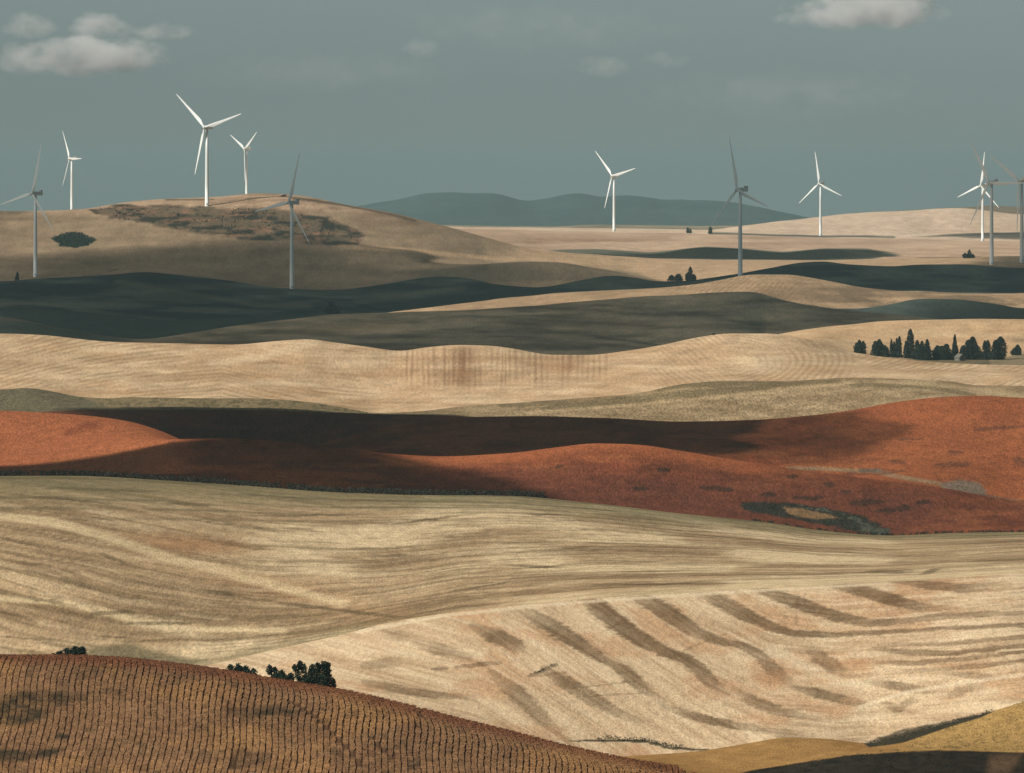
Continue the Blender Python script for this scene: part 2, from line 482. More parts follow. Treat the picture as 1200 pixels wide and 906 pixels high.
def paint_front(U, Y, T, X, D):
    n = fbm(U / 60.0, Y / 25.0, 21, 4)
    c = mixc(np.broadcast_to(A(84, 60, 44), U.shape + (3,)).copy(), A(104, 75, 53), n)
    c = mixc(c, A(44, 40, 34), 0.8 * weed_mask(U, Y))
    gold = sstep(-6, 6, U - (760 + (Y - 890) * 2.2 + 14 * (n - .5)))
    g = mixc(np.broadcast_to(A(166, 128, 80), U.shape + (3,)).copy(), A(138, 104, 64), fbm(U / 20, Y / 4, 22, 3))
    c = c * (1 - gold[..., None]) + g * gold[..., None]
    edge = np.interp(U, [840, 880, 925, 990, 1050, 1100, 1200], [912, 902, 895, 885, 881, 879, 882])
    dk = sstep(-0.8, 1.4, Y - edge + 1.5 * (fbm(U / 6, Y / 3, 3, 2) - .5)) * sstep(820, 880, U)
    soil = mixc(np.broadcast_to(A(34, 33, 30), U.shape + (3,)).copy(), A(62, 56, 47), fbm(U / 9, Y / 3, 24, 4))
    c = c * (1 - dk[..., None]) + soil * dk[..., None]
    c = mixc(c, A(140, 110, 82), .6 * (.4 + 1.0 * n) * patch(U, Y, [(1160, 886), (1196, 884), (1192, 896), (1178, 912), (1156, 912)], 6))
    return c

def paint_gold(U, Y, T, X, D):
    n = fbm(U / 26.0, Y / 3.5, 31, 4)
    c = mixc(np.broadcast_to(A(172, 134, 84), U.shape + (3,)).copy(), A(144, 108, 66), n)
    c = mixc(c, A(178, 146, 92), sstep(1040, 1090, U) * 0.7)
    c = mixc(c, A(124, 100, 60), .5 * sstep(1020, 1060, U) * sstep(.48, .75, fbm(U / 4, Y / 1.6, 33, 3)))
    gl = np.interp(U, [1010, 1018, 1040, 1070, 1120, 1160, 1200, 1300], [868, 871, 866, 858, 845, 834, 822, 795])
    w = np.interp(U, [1005, 1020, 1060, 1110, 1150, 1170], [0, 4, 7, 4, 3, 0])
    c = mixc(c, A(62, 58, 48), sstep(0, 1.5, w - np.abs(Y - gl - w * .4)) * (w > 0.3))
    return c

def paint_b(U, Y, T, X, D):
    t = (Y - np.interp(U, [0, 250, 540, 800, 1200], [806, 778, 717, 697, 672]))
    h = np.interp(U, [200, 560, 820, 900, 980, 1100, 1300], [0, 90, 262, 300, 308, 302, 284])
    phi = Y - h + 3 * (fbm(U / 60, Y / 20, 40, 2) - .5)
    n1 = fbm(U / 80, phi / 9, 41, 4)
    n2 = fbm(U / 70, Y / 26, 42, 3)
    n3 = fbm(U / 50, phi / 1.9, 45, 3)
    c = mixc(np.broadcast_to(A(222, 196, 160), U.shape + (3,)).copy(), A(190, 160, 126), np.clip(1.7 * n1 - 0.45, 0, 1))
    c = mixc(c, A(196, 152, 114), 0.6 * sstep(.50, .70, n2))
    c = mixc(c, A(160, 131, 100), 0.45 * sstep(.48, .72, n3))
    c = mixc(c, A(224, 202, 168), 0.5 * sstep(.55, .75, fbm(U / 60, phi / 4, 46, 3)))
    drk = A(108, 86, 62)  # ridge shading painted as dark bands in the stubble colour
    wob = 8 * (fbm(U / 16, Y / 8, 43, 3) - .5)
    brk = 0.55 + 0.45 * sstep(0.34, 0.56, fbm((U - t) / 34, (t + 0.3 * U) / 14, 44, 3))
    B = [[(556, 734, 6, .4), (578, 746, 12, .9), (600, 757, 11, .8), (616, 768, 5, .1)],
         [(606, 715, 5, .2), (630, 725, 10, .8), (655, 741, 12, 1), (680, 758, 10, .95), (704, 772, 6, .8), (716, 778, 5, .8), (732, 786, 9, .9), (744, 799, 9, .8), (760, 812, 6, .5), (786, 830, 5, .1)],
         [(678, 702, 5, .3), (700, 712, 11, .9), (722, 730, 12, 1), (748, 750, 11, 1), (780, 765, 8, .95), (806, 773, 8, .95), (818, 784, 9, .85), (834, 802, 8, .75), (856, 818, 5, .1)],
         [(738, 699, 5, .3), (764, 708, 11, .85), (790, 724, 12, .95), (812, 740, 10, .8), (838, 751, 7, .8), (870, 757, 6, .8), (890, 768, 8, .75), (908, 786, 9, .7), (932, 806, 5, .1)],
         [(814, 694, 5, .3), (845, 705, 10, .85), (872, 720, 10, .95), (900, 734, 8, 1), (930, 743, 6, 1), (980, 746, 5, .95), (1060, 741, 4, .75), (1130, 737, 3.4, .8), (1215, 733, 3.4, .8)],
         [(880, 690, 5, .4), (915, 700, 9, .9), (950, 713, 10, .95), (985, 724, 9, .95), (1020, 731, 8, .85), (1060, 729, 5, .7), (1100, 723, 6, .75), (1150, 720, 5, .6), (1215, 718, 4, .5)],
         [(970, 686, 4, .3), (1010, 693, 9, .9), (1045, 703, 10, .95), (1080, 711, 7, .6), (1118, 713, 4, .1)],
         [(1046, 680, 4, .3), (1085, 686, 8, .85), (1130, 690, 7, .65), (1180, 685, 4, .2)],
         [(948, 760, 5, .2), (962, 772, 10, .75), (976, 784, 10, .75), (998, 793, 5, .1)],
         [(932, 806, 4, .3), (958, 813, 8, .9), (985, 820, 8, .85), (1020, 828, 4, .15)], [(1015, 799, 4, .2), (1045, 805, 7, .85), (1070, 808, 6, .7), (1100, 811, 4, .1)],
         [(862, 808, 5, .2), (886, 824, 9, .75), (915, 835, 8, .75), (950, 843, 5, .3), (990, 846, 4, .1)], [(1034, 824, 4, .3), (1052, 831, 7, .7), (1070, 821, 5, .4)],
         [(1105, 818, 4, .2), (1125, 811, 7, .5), (1150, 803, 5, .2)], [(1105, 790, 3, .2), (1140, 793, 6, .75), (1175, 796, 4, .3)],
         [(776, 828, 5, .2), (805, 838, 7, .8), (835, 846, 7, .9), (865, 852, 6, .8), (905, 857, 4, .2)],
         [(640, 786, 6, .4), (662, 800, 10, .85), (684, 814, 10, .8), (706, 828, 8, .7), (750, 848, 6, .3)], [(576, 790, 6, .4), (606, 814, 11, .75), (630, 838, 9, .6), (650, 856, 6, .2)],
         [(490, 754, 6, .2), (515, 763, 11, .6), (545, 772, 8, .3)], [(430, 780, 7, .4), (455, 776, 9, .5), (480, 776, 5, .1)],
         [(430, 802, 6, .5), (470, 810, 7, .8), (510, 816, 6, .8), (556, 818, 4, .2)], [(535, 783, 2.5, .5), (560, 780, 4, .8), (585, 778, 2, .4)],
         [(1025, 762, 3, .3), (1060, 766, 5, .8), (1120, 767, 4, .8), (1215, 756, 3.4, .7)], [(1030, 758, 3, .3), (1120, 756, 4, .6), (1215, 746, 3.4, .6)],
         [(1030, 778, 3, .3), (1070, 779, 4.5, .75), (1130, 774, 3.6, .75), (1215, 763, 3, .7)], [(1060, 788, 3, .3), (1130, 784, 3.6, .6), (1215, 774, 3, .6)],
         [(440, 738, 5, .2), (466, 745, 9, .5), (490, 750, 5, .1)], [(560, 706, 3, .2), (640, 699, 5, .6), (720, 695, 4, .6), (780, 692, 3, .2)], [(890, 857, 4, .3), (920, 861, 8, .6), (955, 863, 4, .1)]]
    for pts in B:
        m, S_ = band(U + wob, Y + 0.3 * wob, pts, 1.6, 1.5)
        c = mixc(c, drk, np.clip(S_ * rag(m ** 1.2, U, Y, 15, 1.4, 7, .7) * (.68 + .32 * brk) * (.75 + .5 * n3), 0, 1) * .9)
    c = mixc(c, A(164, 118, 82), .5 * np.maximum(np.exp(-((U - 905) / 26) ** 2 - ((Y - 795) / 8) ** 2), np.exp(-((U - 1005) / 30) ** 2 - ((Y - 778) / 5) ** 2)))
    c = mixc(c, A(232, 212, 180), .6 * stroke(U, Y, [(1210, 790), (1130, 801), (1060, 813), (1010, 829)], 3.5, 2))
    c = mixc(c, A(228, 208, 174), .5 * stroke(U, Y, [(905, 762), (940, 780), (980, 800), (1010, 806)], 10, 2) * n3 * 1.6)
    c = mixc(c, A(232, 212, 178), .55 * stroke(U, Y, [(420, 742), (520, 722), (620, 712), (760, 702), (900, 693), (1040, 684)], 3.5, 2))
    c = mixc(c, A(84, 68, 52), .5 * rag(np.maximum(stroke(U, Y, [(622, 793), (634, 788), (651, 780)], 4.0, 2.2, .6), stroke(U, Y, [(509, 785), (522, 784)], 4.0, 2.2, .6)), U, Y, 5, 1.2, 3, .7))
    c = mixc(c, A(124, 90, 64), .4 * rag(stroke(U, Y, [(630, 793), (662, 789)], 4.0, 2.2, .6), U, Y, 5, 1.2, 4, .8))
    c = mixc(c, A(104, 80, 56), .4 * rag(np.maximum(stroke(U, Y, [(690, 818), (720, 815), (752, 813)], 2.0), stroke(U, Y, [(672, 808), (745, 799)], 1.8)), U, Y, 9, 1.5, 4))
    c = mixc(c, A(112, 88, 62), .35 * rag(np.maximum(stroke(U, Y, [(782, 774), (812, 758), (850, 744)], 2.2), stroke(U, Y, [(712, 740), (732, 726)], 2.0)), U, Y, 6, 1.5, 5))
    c = mixc(c, A(62, 58, 46), .9 * rag(stroke(U, Y + 2.5 * (fbm(U / 16, Y * 0, 5, 2) - .5), [(668, 869), (720, 869), (760, 871), (785, 877), (830, 879)], 3.2, 2, .6, True), U, Y, 9, 1.2, 6, 1.3))
    c = mixc(c, A(104, 80, 56), .35 * np.maximum(stroke(U, Y, [(919, 702), (920, 740)], 2.4, 1), stroke(U, Y, [(935, 698), (933, 736)], 2.0, 1)) * (fbm(U / 3, Y / 4, 9, 2) > .5))
    gl = np.interp(U, [1010, 1018, 1040, 1070, 1120, 1160, 1200, 1300], [868, 871, 866, 858, 845, 834, 822, 795])
    gw = np.interp(U, [1008, 1030, 1060, 1100, 1130, 1160], [1, 4, 6.5, 3.5, 2, .3])
    c = mixc(c, mixc(np.broadcast_to(A(58, 54, 45), U.shape + (3,)).copy(), A(112, 102, 84), sstep(.45, .65, fbm(U / 9, Y / 2, 47, 3))), sstep(-1.2, 1.2, gw - (gl - Y) + 2.5 * (fbm(U / 7, Y / 3, 8, 3) - .5)) * sstep(1010, 1022, U) * (1 - sstep(1130, 1165, U)) * .9)
    return c

def paint_c(U, Y, T, X, D):
    top = np.interp(U, [0, 200, 400, 600, 700, 800, 900, 960, 1040, 1200], [557, 562, 577, 581, 590, 602, 613, 622, 628, 624])
    bot = np.interp(U, [0, 250, 400, 540, 700, 900, 1200], [806, 778, 745, 717, 703, 690, 672])
    t = np.clip((Y - top) / (bot - top), -0.3, 1.2)
    swirl = np.interp(U, [-60, 0, 150, 300, 450, 600, 800, 1200], [.42, .34, .16, .02, -.05, -.03, 0, 0])
    s = t + swirl * (1 - np.abs(t - .45)) + 0.03 * (fbm(U / 120, Y / 40, 5, 2) - .5)
    n1 = fbm(U / 240, s * 21, 51, 4)
    n2 = fbm(U / 130, s * 46, 52, 3)
    n3 = fbm(U / 190, s * 6, 53, 3)
    n4 = fbm(U / 90, s * 100, 54, 3)
    c = mixc(np.broadcast_to(A(184, 157, 122), U.shape + (3,)).copy(), A(132, 107, 80), .85 * np.clip(2.5 * n1 - .85, 0, 1))
    c = mixc(c, A(216, 192, 154), .8 * sstep(.48, .66, n3))
    c = mixc(c, A(116, 98, 70), .6 * sstep(.56, .72, n2) * sstep(.40, .58, n1))
    c = mixc(c, A(112, 92, 66), .55 * sstep(.5, .72, n4))
    c = mixc(c, A(210, 188, 152), .35 * sstep(.52, .75, fbm(U / 60, s * 60, 56, 3)))
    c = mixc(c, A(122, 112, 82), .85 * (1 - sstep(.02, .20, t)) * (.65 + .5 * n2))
    tl = np.sin((t + .012 * (fbm(U / 90, t * 8, 57, 2) - .5)) * 2 * np.pi / .052 + 1.5 * fbm(U / 160, t * 3, 58, 2))
    c = mixc(c, A(92, 84, 60), .55 * sstep(.35, .95, tl) * (1 - sstep(.12, .34, t)) * sstep(.3, .55, fbm(U / 110, t * 30, 59, 3)))
    c = mixc(c, A(168, 120, 82), .6 * np.exp(-((U - 225) / 70) ** 2 - ((Y - 640 - .12 * (U - 225)) / 11) ** 2))
    c = mixc(c, A(172, 130, 92), .35 * np.exp(-((U - 330) / 160) ** 2 - ((Y - 690 - .25 * (U - 330)) / 14) ** 2))
    c = mixc(c, A(226, 202, 160), .55 * np.maximum(stroke(U, Y, [(-20, 604), (60, 612), (130, 632), (200, 655), (300, 680), (400, 705)], 9, 2), stroke(U, Y, [(-20, 700), (80, 706), (200, 736), (330, 738)], 7, 2)))
    S = [([(0, 632), (40, 640)], 5), ([(20, 658), (55, 662)], 6), ([(60, 676), (110, 690)], 7), ([(30, 700), (75, 707)], 7), ([(110, 718), (150, 716)], 7),
         ([(160, 730), (230, 729)], 6), ([(115, 744), (150, 746)], 5), ([(0, 745), (48, 748)], 4), ([(120, 650), (150, 660)], 6), ([(195, 590), (250, 592)], 6),
         ([(40, 582), (125, 590)], 5), ([(240, 692), (275, 696)], 6), ([(440, 652), (475, 652)], 6), ([(700, 683), (850, 683)], 4), ([(1015, 669), (1060, 668)], 6),
         ([(600, 662), (650, 664)], 5), ([(300, 605), (420, 604)], 4), ([(330, 705), (460, 722)], 7), ([(620, 604), (660, 604)], 5), ([(540, 690), (600, 680)], 4),
         ([(430, 760), (520, 742)], 6), ([(0, 716), (30, 722)], 5), ([(470, 615), (540, 606)], 4), ([(1080, 670), (1100, 666)], 5)]
    w = 8 * (fbm(U / 15, Y / 6, 55, 3) - .5)
    for p, ww in S:
        (x0, y0), (x1, y1) = p
        mx_, my_ = (x0 + x1) / 2, (y0 + y1) / 2; ex, ey = (x1 - x0) * .95, (y1 - y0) * .95
        m, S_ = band(U, Y + .25 * w, [(mx_ - ex, my_ - ey, 1.5, .0), (mx_ - ex * .3, my_ - ey * .3, ww * .75, .8), (mx_ + ex * .3, my_ + ey * .3, ww * .75, .8), (mx_ + ex, my_ + ey, 1.5, 0)], 2.0)
        c = mixc(c, A(92, 77, 56), .8 * S_ * rag(m, U, Y, 24, 1.5, 8, .6))
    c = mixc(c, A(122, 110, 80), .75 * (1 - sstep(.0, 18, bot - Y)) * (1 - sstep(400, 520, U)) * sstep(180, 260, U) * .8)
    c = mixc(c, A(112, 102, 76), .8 * patch(U, Y, [(88, 775), (110, 756), (150, 752), (185, 764), (240, 776), (200, 790), (90, 790)], 4))
    c = mixc(c, A(214, 190, 150), .5 * (1 - sstep(2, 8, np.abs(bot - 2 - Y))) * sstep(560, 640, U))
    return c

def red_common(U, Y, T, X, D, seed):
    n = fbm(U / 45, Y / 9, seed, 4); n2 = fbm(U / 10, Y / 3.5, seed + 5, 3)
    c = mixc(np.broadcast_to(A(150, 85, 54), U.shape + (3,)).copy(), A(112, 62, 42), np.clip(1.6 * n - .3, 0, 1))
    c = mixc(c, A(88, 50, 38), .35 * sstep(.55, .75, n2))
    c = mixc(c, A(96, 58, 42), .45 * sstep(.45, .65, fbm(U / 110, Y / 16, seed + 8, 3)))
    c = mixc(c, A(172, 106, 66), .4 * sstep(.5, .7, fbm(U / 80, Y / 10, seed + 9, 3)))
    return c

def paint_d(U, Y, T, X, D):
    c = red_common(U, Y, T, X, D, 61)
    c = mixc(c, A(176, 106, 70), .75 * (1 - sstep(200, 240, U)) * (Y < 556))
    c = mixc(c, A(104, 62, 49), .8 * sstep(532, 572, Y - .03 * (U - 700)) * sstep(420, 600, U) * (1 - sstep(1060, 1160, U) * .6) * (.75 + .5 * fbm(U / 30, Y / 8, 62, 3)))  # shade of the lower slope painted into the crop colour
    n = fbm(U / 9, Y / 3, 63, 3)
    dk = A(48, 52, 46)
    U0, Y0 = U, Y
    U = U + 9 * (fbm(U0 / 12, Y0 / 4, 64, 3) - .5); Y = Y + 5 * (fbm(U0 / 14, Y0 / 4, 65, 3) - .5)
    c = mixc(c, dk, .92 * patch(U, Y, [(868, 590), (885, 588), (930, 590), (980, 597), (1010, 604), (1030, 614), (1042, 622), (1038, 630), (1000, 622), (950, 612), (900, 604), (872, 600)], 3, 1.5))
    c = mixc(c, A(146, 114, 80), .85 * (.55 + .8 * n) * patch(U, Y, [(919, 594), (940, 596), (965, 602), (985, 607), (960, 609), (935, 606), (922, 601)], 2, 1.5))
    c = mixc(c, A(96, 98, 86), .8 * stroke(U, Y, [(938, 593), (965, 597), (992, 604), (1015, 614)], 2.2, 2) * (n > .42))
    c = mixc(c, A(92, 92, 80), .7 * patch(U, Y, [(1010, 616), (1040, 620), (1040, 630), (1005, 624)], 3))
    U, Y = U0, Y0
    for p, w in [([(996, 588), (1035, 586)], 5), ([(1026, 599), (1050, 596)], 5), ([(1050, 596), (1066, 592)], 4), ([(965, 566), (978, 566)], 4), ([(930, 583), (965, 582)], 4),
                 ([(890, 580), (910, 579)], 4), ([(985, 574), (998, 574)], 3), ([(820, 572), (860, 575)], 3.5), ([(740, 573), (760, 574)], 3), ([(650, 547), (660, 548)], 3), ([(920, 556), (935, 557)], 3),
                 ([(770, 550), (785, 553)], 4), ([(1075, 587), (1090, 588)], 4)]:
        c = mixc(c, A(58, 46, 38), .75 * rag(stroke(U, Y + 3 * (n - .5), p, w * 1.5, 2.2, .9, True), U, Y, 7, 1.4, 11, 1.2))
    crest = np.interp(U, [440, 520, 600, 650, 700, 740, 800, 850, 900], [531, 535, 531, 525, 520, 521, 529, 537, 544])
    c = mixc(c, A(178, 104, 66), .6 * (1 - sstep(4, 20, Y - crest)) * sstep(440, 560, U) * (1 - sstep(860, 960, U)))  # sunlit crest painted in as a brighter crop colour
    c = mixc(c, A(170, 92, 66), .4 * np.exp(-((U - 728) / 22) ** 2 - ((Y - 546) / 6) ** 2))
    return c

def paint_f(U, Y, T, X, D):
    c = red_common(U, Y, T, X, D, 71)
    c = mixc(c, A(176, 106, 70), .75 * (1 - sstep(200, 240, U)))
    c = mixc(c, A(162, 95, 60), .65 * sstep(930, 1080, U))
    n = fbm(U / 9, Y / 3, 73, 3)
    pale = A(150, 126, 98)
    c = mixc(c, pale, .85 * stroke(U, Y, [(925, 549), (960, 549), (1000, 551), (1030, 553), (1060, 559), (1100, 566)], 4.5, 2.2) * (.55 + .7 * n))
    c = mixc(c, A(70, 78, 72), .7 * stroke(U, Y, [(1010, 551), (1030, 551)], 4, 2))
    c = mixc(c, A(128, 112, 96), .95 * patch(U, Y, [(1102, 566), (1125, 562), (1148, 566), (1156, 576), (1150, 585), (1125, 582), (1104, 578)], 2.5))
    c = mixc(c, A(104, 94, 80), .9 * stroke(U, Y, [(1150, 581), (1175, 586), (1240, 592)], 5, 2.2))
    for p, w in [([(985, 556), (1060, 552)], 3), ([(1095, 545), (1135, 543)], 5), ([(1040, 540), (1062, 542)], 3), ([(1110, 530), (1130, 529)], 3), ([(1140, 503), (1200, 500)], 2.5), ([(1050, 515), (1080, 515)], 3), ([(1190, 535), (1200, 545)], 4)]:
        c = mixc(c, A(92, 60, 46), .6 * rag(stroke(U, Y + 3 * (n - .5), p, w * 1.5, 2.2, .9, True), U, Y, 9, 1.4, 11, 1.2))
    c = mixc(c, A(112, 58, 42), .6 * stroke(U, Y, [(82, 507), (110, 499)], 9, 2) * (U < 215) * n * 1.6)
    return c

def paint_e(U, Y, T, X, D):
    c = red_common(U, Y, T, X, D, 81)
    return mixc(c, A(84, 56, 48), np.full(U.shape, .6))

def paint_olive(U, Y, T, X, D):
    n = fbm(U / 40, Y / 5, 91, 4); n2 = fbm(U / 5, Y / 2.2, 92, 3)
    c = mixc(np.broadcast_to(A(176, 152, 118), U.shape + (3,)).copy(), A(138, 116, 86), np.clip(1.8 * n - .4, 0, 1))
    left = 1 - sstep(440, 560, U)
    c = mixc(c, A(124, 110, 82), .8 * left)
    c = mixc(c, A(86, 80, 60), .6 * sstep(.48, .7, n2) * left)
    c = mixc(c, A(104, 92, 68), .25 * sstep(.5, .7, n2))
    c = mixc(c, A(98, 94, 74), .7 * patch(U, Y, [(-40, 452), (30, 453), (60, 458), (95, 466), (125, 477), (95, 482), (-40, 484)], 2))
    f = rag
    for p, w in [([(640, 480), (700, 472), (760, 466), (820, 460), (870, 455), (900, 452)], 8), ([(590, 475), (660, 471)], 6), ([(770, 456), (800, 452), (860, 449), (920, 449), (980, 446)], 6), ([(1000, 450), (1080, 452), (1140, 462)], 5)]:
        c = mixc(c, A(108, 95, 68), .65 * f(stroke(U, Y, p, w, 2.2, .9), U, Y, 30, 2, 9, .6))
    c = mixc(c, A(190, 164, 126), .55 * np.maximum(stroke(U, Y, [(620, 484), (700, 477), (790, 470), (860, 463), (930, 455), (1000, 447)], 3.5, 2.2, .9), stroke(U, Y, [(1030, 446), (1120, 452), (1210, 466)], 4, 2.2, .9)))
    return c

def paint_h(U, Y, T, X, D):
    n1 = fbm(U / 110, Y / 5, 101, 4); n2 = fbm(U / 60, Y / 14, 102, 3)
    c = mixc(np.broadcast_to(A(216, 187, 151), U.shape + (3,)).copy(), A(178, 146, 112), np.clip(1.8 * n1 - .5, 0, 1))
    c = mixc(c, A(192, 156, 118), .5 * sstep(.5, .7, n2))
    # drill lines that run down the steep face
    jit = U + 11 * (vnoise(U / 13, Y / 300, 103) - .5) + .6 * (vnoise(U / 5, Y / 6, 107) - .5)
    v = (.5 + .5 * np.sin(jit * 2 * np.pi / 6.6)) ** 1.6 * (.1 + 1.1 * vnoise(U / 10, Y / 50, 108) ** 1.5)
    fm = sstep(425, 480, U) * (1 - sstep(690, 740, U)) * sstep(400, 416, Y) * (1 - sstep(440, 466, Y + .05 * np.abs(U - 560) + 8 * (vnoise(U / 14, Y * 0, 109) - .5)))
    c = mixc(c, A(132, 100, 72), .7 * fm * v)
    c = mixc(c, A(130, 94, 66), .6 * np.exp(-((U - 541) / 18) ** 2) * fm * (.5 + vnoise(U / 4, Y / 60, 110)))  # shade of the central hollow painted in, not formed by relief
    c = mixc(c, A(150, 108, 76), .5 * np.exp(-((U - 655) / 30) ** 2 - ((Y - 430) / 7) ** 2))
    # contour lines round the right-hand knoll
    wv = 6 * (fbm(U / 50, Y / 20, 104, 2) - .5)
    r = np.hypot(U - 846 + wv, (Y - 424) * 2.6)
    arc = (.5 + .5 * np.sin(r * 2 * np.pi / 8.5)) ** 1.5 * sstep(836, 880, U) * (1 - sstep(985, 1020, U))
    lean = (.5 + .5 * np.sin((U + 2.6 * (Y - 430) + wv * 2) * 2 * np.pi / 12)) ** 1.5 * sstep(985, 1030, U) * (1 - sstep(1190, 1230, U) * .3)
    left = (.5 + .5 * np.sin((U - 1.4 * (Y - 420) + wv * 2) * 2 * np.pi / 9)) ** 1.5 * sstep(740, 790, U) * (1 - sstep(836, 870, U))
    c = mixc(c, A(160, 130, 97), .6 * (arc + lean + left) * sstep(.22, .55, fbm(U / 40, Y / 10, 105, 2)))
    c = mixc(c, A(226, 202, 168), .45 * np.exp(-((U - 895) / 26) ** 2 - ((Y - 428) / 9) ** 2))
    # curving lines on the left swells
    r2 = Y - 0.18 * np.abs(U - 260) + 7 * np.sin(U / 70.0)
    c = mixc(c, A(158, 126, 92), .6 * (.5 + .5 * np.sin(r2 * 1.35 + 2 * fbm(U / 30, Y / 8, 112, 2))) ** 2 * (1 - sstep(400, 470, U)) * sstep(.35, .6, fbm(U / 60, Y / 10, 106, 2)))
    c = mixc(c, A(226, 200, 164), .5 * stroke(U, Y, [(250, 425), (310, 418), (345, 408), (370, 401)], 8, 2))
    return c

def paint_i(U, Y, T, X, D):
    n1 = fbm(U / 90, Y / 4, 111, 4)
    c = mixc(np.broadcast_to(A(208, 180, 142), U.shape + (3,)).copy(), A(188, 150, 112), n1)
    c = mixc(c, A(112, 104, 84), .8 * patch(U, Y, [(1160, 421), (1200, 413), (1260, 411), (1260, 432), (1120, 430)], 3))
    c = mixc(c, A(130, 116, 92), .6 * patch(U, Y, [(1180, 396), (1260, 394), (1260, 403), (1190, 402)], 4))
    c = mixc(c, A(92, 86, 66), .85 * patch(U, Y, [(1005, 417), (1060, 420), (1160, 418), (1160, 432), (1005, 424)], 2))
    return c

def paint_j(U, Y, T, X, D):
    n1 = fbm(U / 90, Y / 6, 121, 4)
    c = mixc(np.broadcast_to(A(206, 182, 150), U.shape + (3,)).copy(), A(134, 119, 98), np.clip(2.4 * n1 - .7, 0, 1))
    c = mixc(c, A(196, 166, 128), .7 * stroke(U, Y, [(370, 384), (440, 383), (468, 380)], 9, 2.2, .9))  # sunlit gap in the cloud shadow, painted as a paler streak
    lf = 1 - sstep(110, 190, U)
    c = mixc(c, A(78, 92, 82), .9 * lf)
    c = mixc(c, A(132, 120, 96), .6 * stroke(U, Y, [(-10, 373), (33, 378), (83, 388), (130, 396)], 3, 2))
    c = mixc(c, A(60, 68, 62), .6 * stroke(U, Y, [(700, 396), (740, 400), (770, 405)], 3, 2))
    return c

def paint_j2(U, Y, T, X, D):
    n1 = fbm(U / 60, Y / 4, 131, 3)
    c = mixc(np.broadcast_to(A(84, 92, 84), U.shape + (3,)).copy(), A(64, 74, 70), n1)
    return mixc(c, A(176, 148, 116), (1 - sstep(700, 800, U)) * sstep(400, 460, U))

def paint_k(U, Y, T, X, D):
    n1 = fbm(U / 70, Y / 3, 141, 4); v = .5 + .3 * np.sin((U + 1.2 * Y + 8 * vnoise(U / 20, Y / 9, 143)) * 2 * np.pi / 7.0) * vnoise(U / 14, Y / 8, 144) * 1.6
    c = mixc(np.broadcast_to(A(190, 160, 126), U.shape + (3,)).copy(), A(150, 122, 94), n1)
    c = mixc(c, A(124, 100, 78), .45 * sstep(.45, .75, v) * sstep(760, 820, U) * (1 - sstep(900, 980, U)))
    c = mixc(c, A(116, 100, 80), .65 * sstep(900, 1000, U) * sstep(.4, .6, n1))
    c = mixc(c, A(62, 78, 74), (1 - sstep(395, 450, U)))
    return c

def paint_l(U, Y, T, X, D):
    n1 = fbm(U / 80, Y / 7, 151, 4)
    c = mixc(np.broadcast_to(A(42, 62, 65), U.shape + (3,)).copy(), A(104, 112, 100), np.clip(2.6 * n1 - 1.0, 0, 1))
    for p in ([(0, 352), (60, 358), (120, 368), (200, 376)], [(140, 330), (220, 344), (300, 356), (360, 358)], [(420, 352), (480, 344), (540, 338)]):
        c = mixc(c, A(124, 124, 106), .6 * stroke(U, Y, p, 6, 2.2, .9))  # relief of the folds painted as lighter streaks instead of lit form
    c = mixc(c, A(44, 58, 58), .6 * stroke(U, Y, [(120, 324), (170, 322), (210, 326), (260, 336), (330, 344)], 6, 2))
    return c

